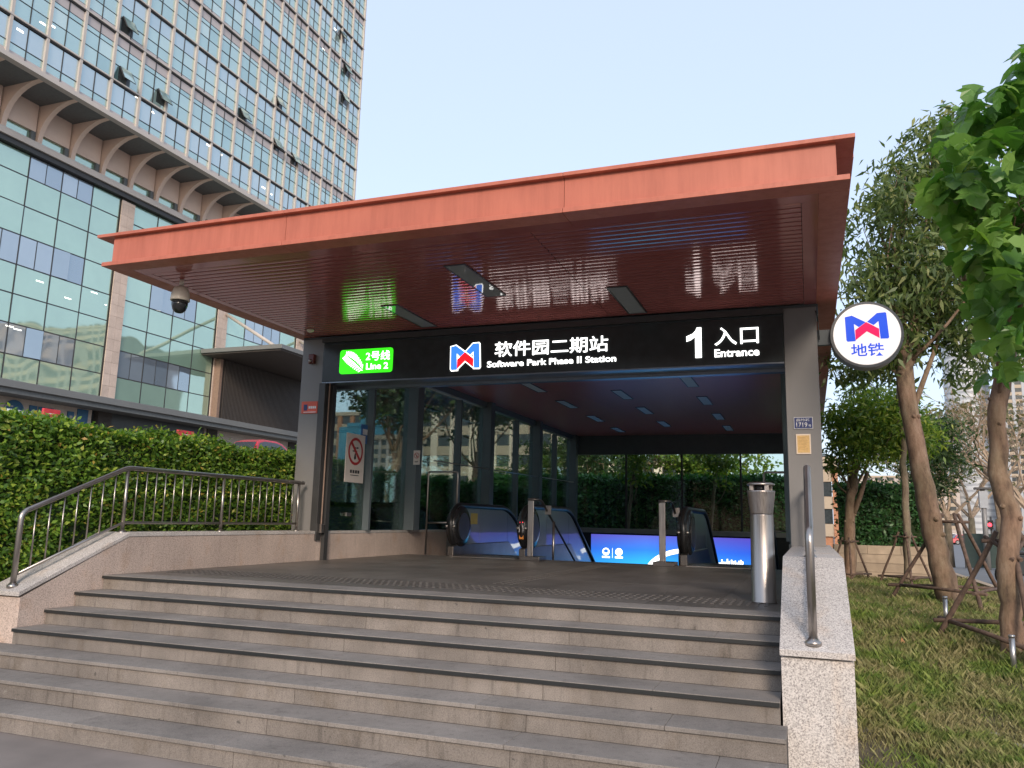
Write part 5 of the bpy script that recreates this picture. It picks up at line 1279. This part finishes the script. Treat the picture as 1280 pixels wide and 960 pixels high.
# scooter at the right edge
sc_ = local('electric_scooter', 'dark electric scooter parked at the right edge behind the trunk', 'scooter', (3.0 + 1.35, 19.5, zg(4.3, 19.5) + .02), None, R_(20))
for x in (-.62, .62):
    wl = MB().lathe([(.0, -.05), (.2, -.05), (.25, -.03), (.25, .03), (.2, .05), (0, .05)], (x, 0, .25), 20, 'y').build('wheel', 'tyre', sc_)
    MB().lathe([(0, -.06), (.12, -.06), (.12, .06), (0, .06)], (x, 0, .25), 16, 'y').build('rim', 'rim', wl)
MB().extr([(-.75, .45), (-.6, .62), (-.15, .66), (-.1, .36), (.3, .30), (.42, .34), (.42, .26), (-.2, .22), (-.5, .3)], -.12, .12, 'y').build('body', 'shop_dark', sc_, bevel=.02)
MB().extr([(.38, .3), (.30, .95), (.36, .97), (.52, .5), (.55, .3)], -.14, .14, 'y').build('front_shield', 'shop_dark', sc_, bevel=.02)
MB().extr([(-.72, .64), (-.68, .74), (-.1, .75), (-.1, .68)], -.13, .13, 'y').build('seat', 'rubber', sc_, bevel=.03)
MB().tube([(.33, -.3, 1.02), (.33, 0, .98), (.33, .3, 1.02)], .018, 8).build('handlebar', 'dark_steel', sc_, smooth=True)
MB().tube([(.62, .0, .25), (.36, 0, .95)], .025, 8).build('fork', 'dark_steel', sc_, smooth=True)

# ================================================================== FAR BUILDINGS
def slab_building(name, label, x0, x1, y0, y1, z1, zs, bay, wall, glassm, group='buildings in the distance', band='beige_band', wy=.55, face='s', winmax=200):
    z0 = -1.0; t = thing(name, label, 'building', ((x0 + x1) / 2, (y0 + y1) / 2, z0), group)
    box('wall', wall, t, x0 + .3, x1 - .3, y0 + .3, y1, z0, z1 - .01); box('roof', band, t, x0 - .2, x1 + .2, y0 - .2, y1 + .2, z1, z1 + .8)
    nb = max(1, int(round((x1 - x0) / bay))); bw = (x1 - x0) / nb; z = zs[0]; h = zs[1]
    um = unit_box('window', glassm)
    while z + h * .3 < z1:
        box('floor_band', band, t, x0, x1, y0 + .08, y0 + .29, z, min(z + h * (1 - wy), z1)); 
        for i in range(nb): inst('window', um, t, (x0 + i * bw + bw * .2, y0 + .22, z + h * (1 - wy) + .02), (bw * .6, .07, h * wy - .04))
        z += h
    for i in range(nb + 1): box('pier', wall, t, x0 + i * bw - bw * .16, x0 + i * bw + bw * .16, y0, y0 + .295, z0, z1 - .02)
    return t
slab_building('cream_building', 'cream building with rows of dark windows seen through the left glass wall', -78, -47, 150, 165, 31, (2.0, 4.2), 4.4, 'cream_wall', 'dark_glass')
slab_building('cream_building', 'low cream building seen over the hedge through the back glass', -44, -18, 150, 160, 12.5, (2.0, 3.4), 4.2, 'cream_wall', 'dark_glass')
slab_building('apartment_block', 'pale apartment block in front of a blue wrapped building seen through the second glass pane', -69.5, -63.5, 118, 126, 14.6, (1, 1.5), 1.5, 'tower_white', 'dark_glass')
slab_building('apartment_block', 'orange building in the far distance behind the second glass pane', -100, -78, 150, 160, 23.5, (1, 3.2), 3, 'orange_wall', 'dark_glass')
slab_building('wrapped_building', 'blue sheeted building in the far distance behind the second glass pane', -92, -78, 146, 149, 20.5, (1, 8), 14, 'blue_wrap', 'blue_wrap', band='blue_wrap')
slab_building('brown_building', 'brown building behind the hedge, far right of the back glass', 0.6, 2.0, 70, 80, 6.6, (1, 2.2), 1.0, 'orange_wall', 'dark_glass')
# curved glass high rise
ht = thing('glass_high_rise', 'curved glass high rise coloured pale for distance haze between the trees on the right', 'building', (68, 405, 0), 'buildings in the distance')
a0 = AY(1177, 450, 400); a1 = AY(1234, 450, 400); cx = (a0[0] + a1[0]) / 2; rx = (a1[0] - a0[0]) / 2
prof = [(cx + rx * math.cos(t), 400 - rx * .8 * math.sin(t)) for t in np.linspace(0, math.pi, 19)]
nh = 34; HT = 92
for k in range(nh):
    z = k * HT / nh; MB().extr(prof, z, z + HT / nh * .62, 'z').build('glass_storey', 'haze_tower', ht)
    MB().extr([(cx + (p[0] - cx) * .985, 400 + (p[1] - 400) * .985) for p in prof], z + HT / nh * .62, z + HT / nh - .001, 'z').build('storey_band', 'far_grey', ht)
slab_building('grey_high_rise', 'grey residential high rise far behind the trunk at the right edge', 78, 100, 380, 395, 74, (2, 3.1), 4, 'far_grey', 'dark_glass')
slab_building('low_far_building', 'pale building beyond the street, left of the glass high rise', 22, 60, 390, 400, 24, (2, 3.2), 5, 'tower_white', 'dark_glass')
# blocks to the right of the station, outside the picture, that the glass facade mirrors
slab_building('mirrored_block', 'grey office block across the street, only seen mirrored in the podium glass', 120, 165, 180, 215, 58, (2, 3.6), 5, 'concrete', 'dark_glass', winmax=0)
slab_building('mirrored_block', 'lower dark block across the street, only seen mirrored in the podium glass', 60, 95, 74, 96, 27, (2, 3.6), 5, 'concrete', 'dark_glass')

# unseen blocks and street trees added behind the photographer to darken what the glass mirrors
slab_building('added_street_block', 'long unseen grey block added behind the photographer to darken reflections, left', -150, -40, -120, -95, 26, (1, 3.6), 6, 'concrete', 'dark_glass', group='added blocks behind the photographer')
slab_building('added_street_block', 'long unseen reddish block added behind the photographer to darken reflections, right', -20, 90, -120, -95, 22, (1, 3.6), 6, 'orange_wall', 'dark_glass', group='added blocks behind the photographer')
bt0 = tree('added_roadside_tree', 'leftmost tree of the unseen row added behind the photographer to darken reflections', [(0, 0, 0), (0, 0, 2), (.1, 0, 3.4)], .16, .1, [((0, 0, 5.2), (2.9, 2.6, 2.3), 1)], 3600, .3, 'oval', 'tree_leaf_dark', limbs=9, seed=71, clump=.8, group='added trees behind the photographer')
bt0.location = (-26, -24, 0)
nth = ['second', 'third', 'fourth', 'fifth', 'sixth', 'seventh', 'eighth', 'ninth']
for i, x in enumerate((-20, -14, -8, -2.5, 3.5, 9.5, 16, 22)):
    copy_tree(bt0, (x, -24 - (i % 3), 0), rz=i * 1.3, label=f'{nth[i]} tree from the left in the unseen row added behind the photographer')
slab_building('added_street_block', 'unseen middle block added behind the photographer to fill a gap in the reflections', -39, -21, -118, -96, 19, (1, 3.6), 6, 'concrete', 'dark_glass', group='added blocks behind the photographer')  # added to close the bright sky gap mirrored between the other blocks
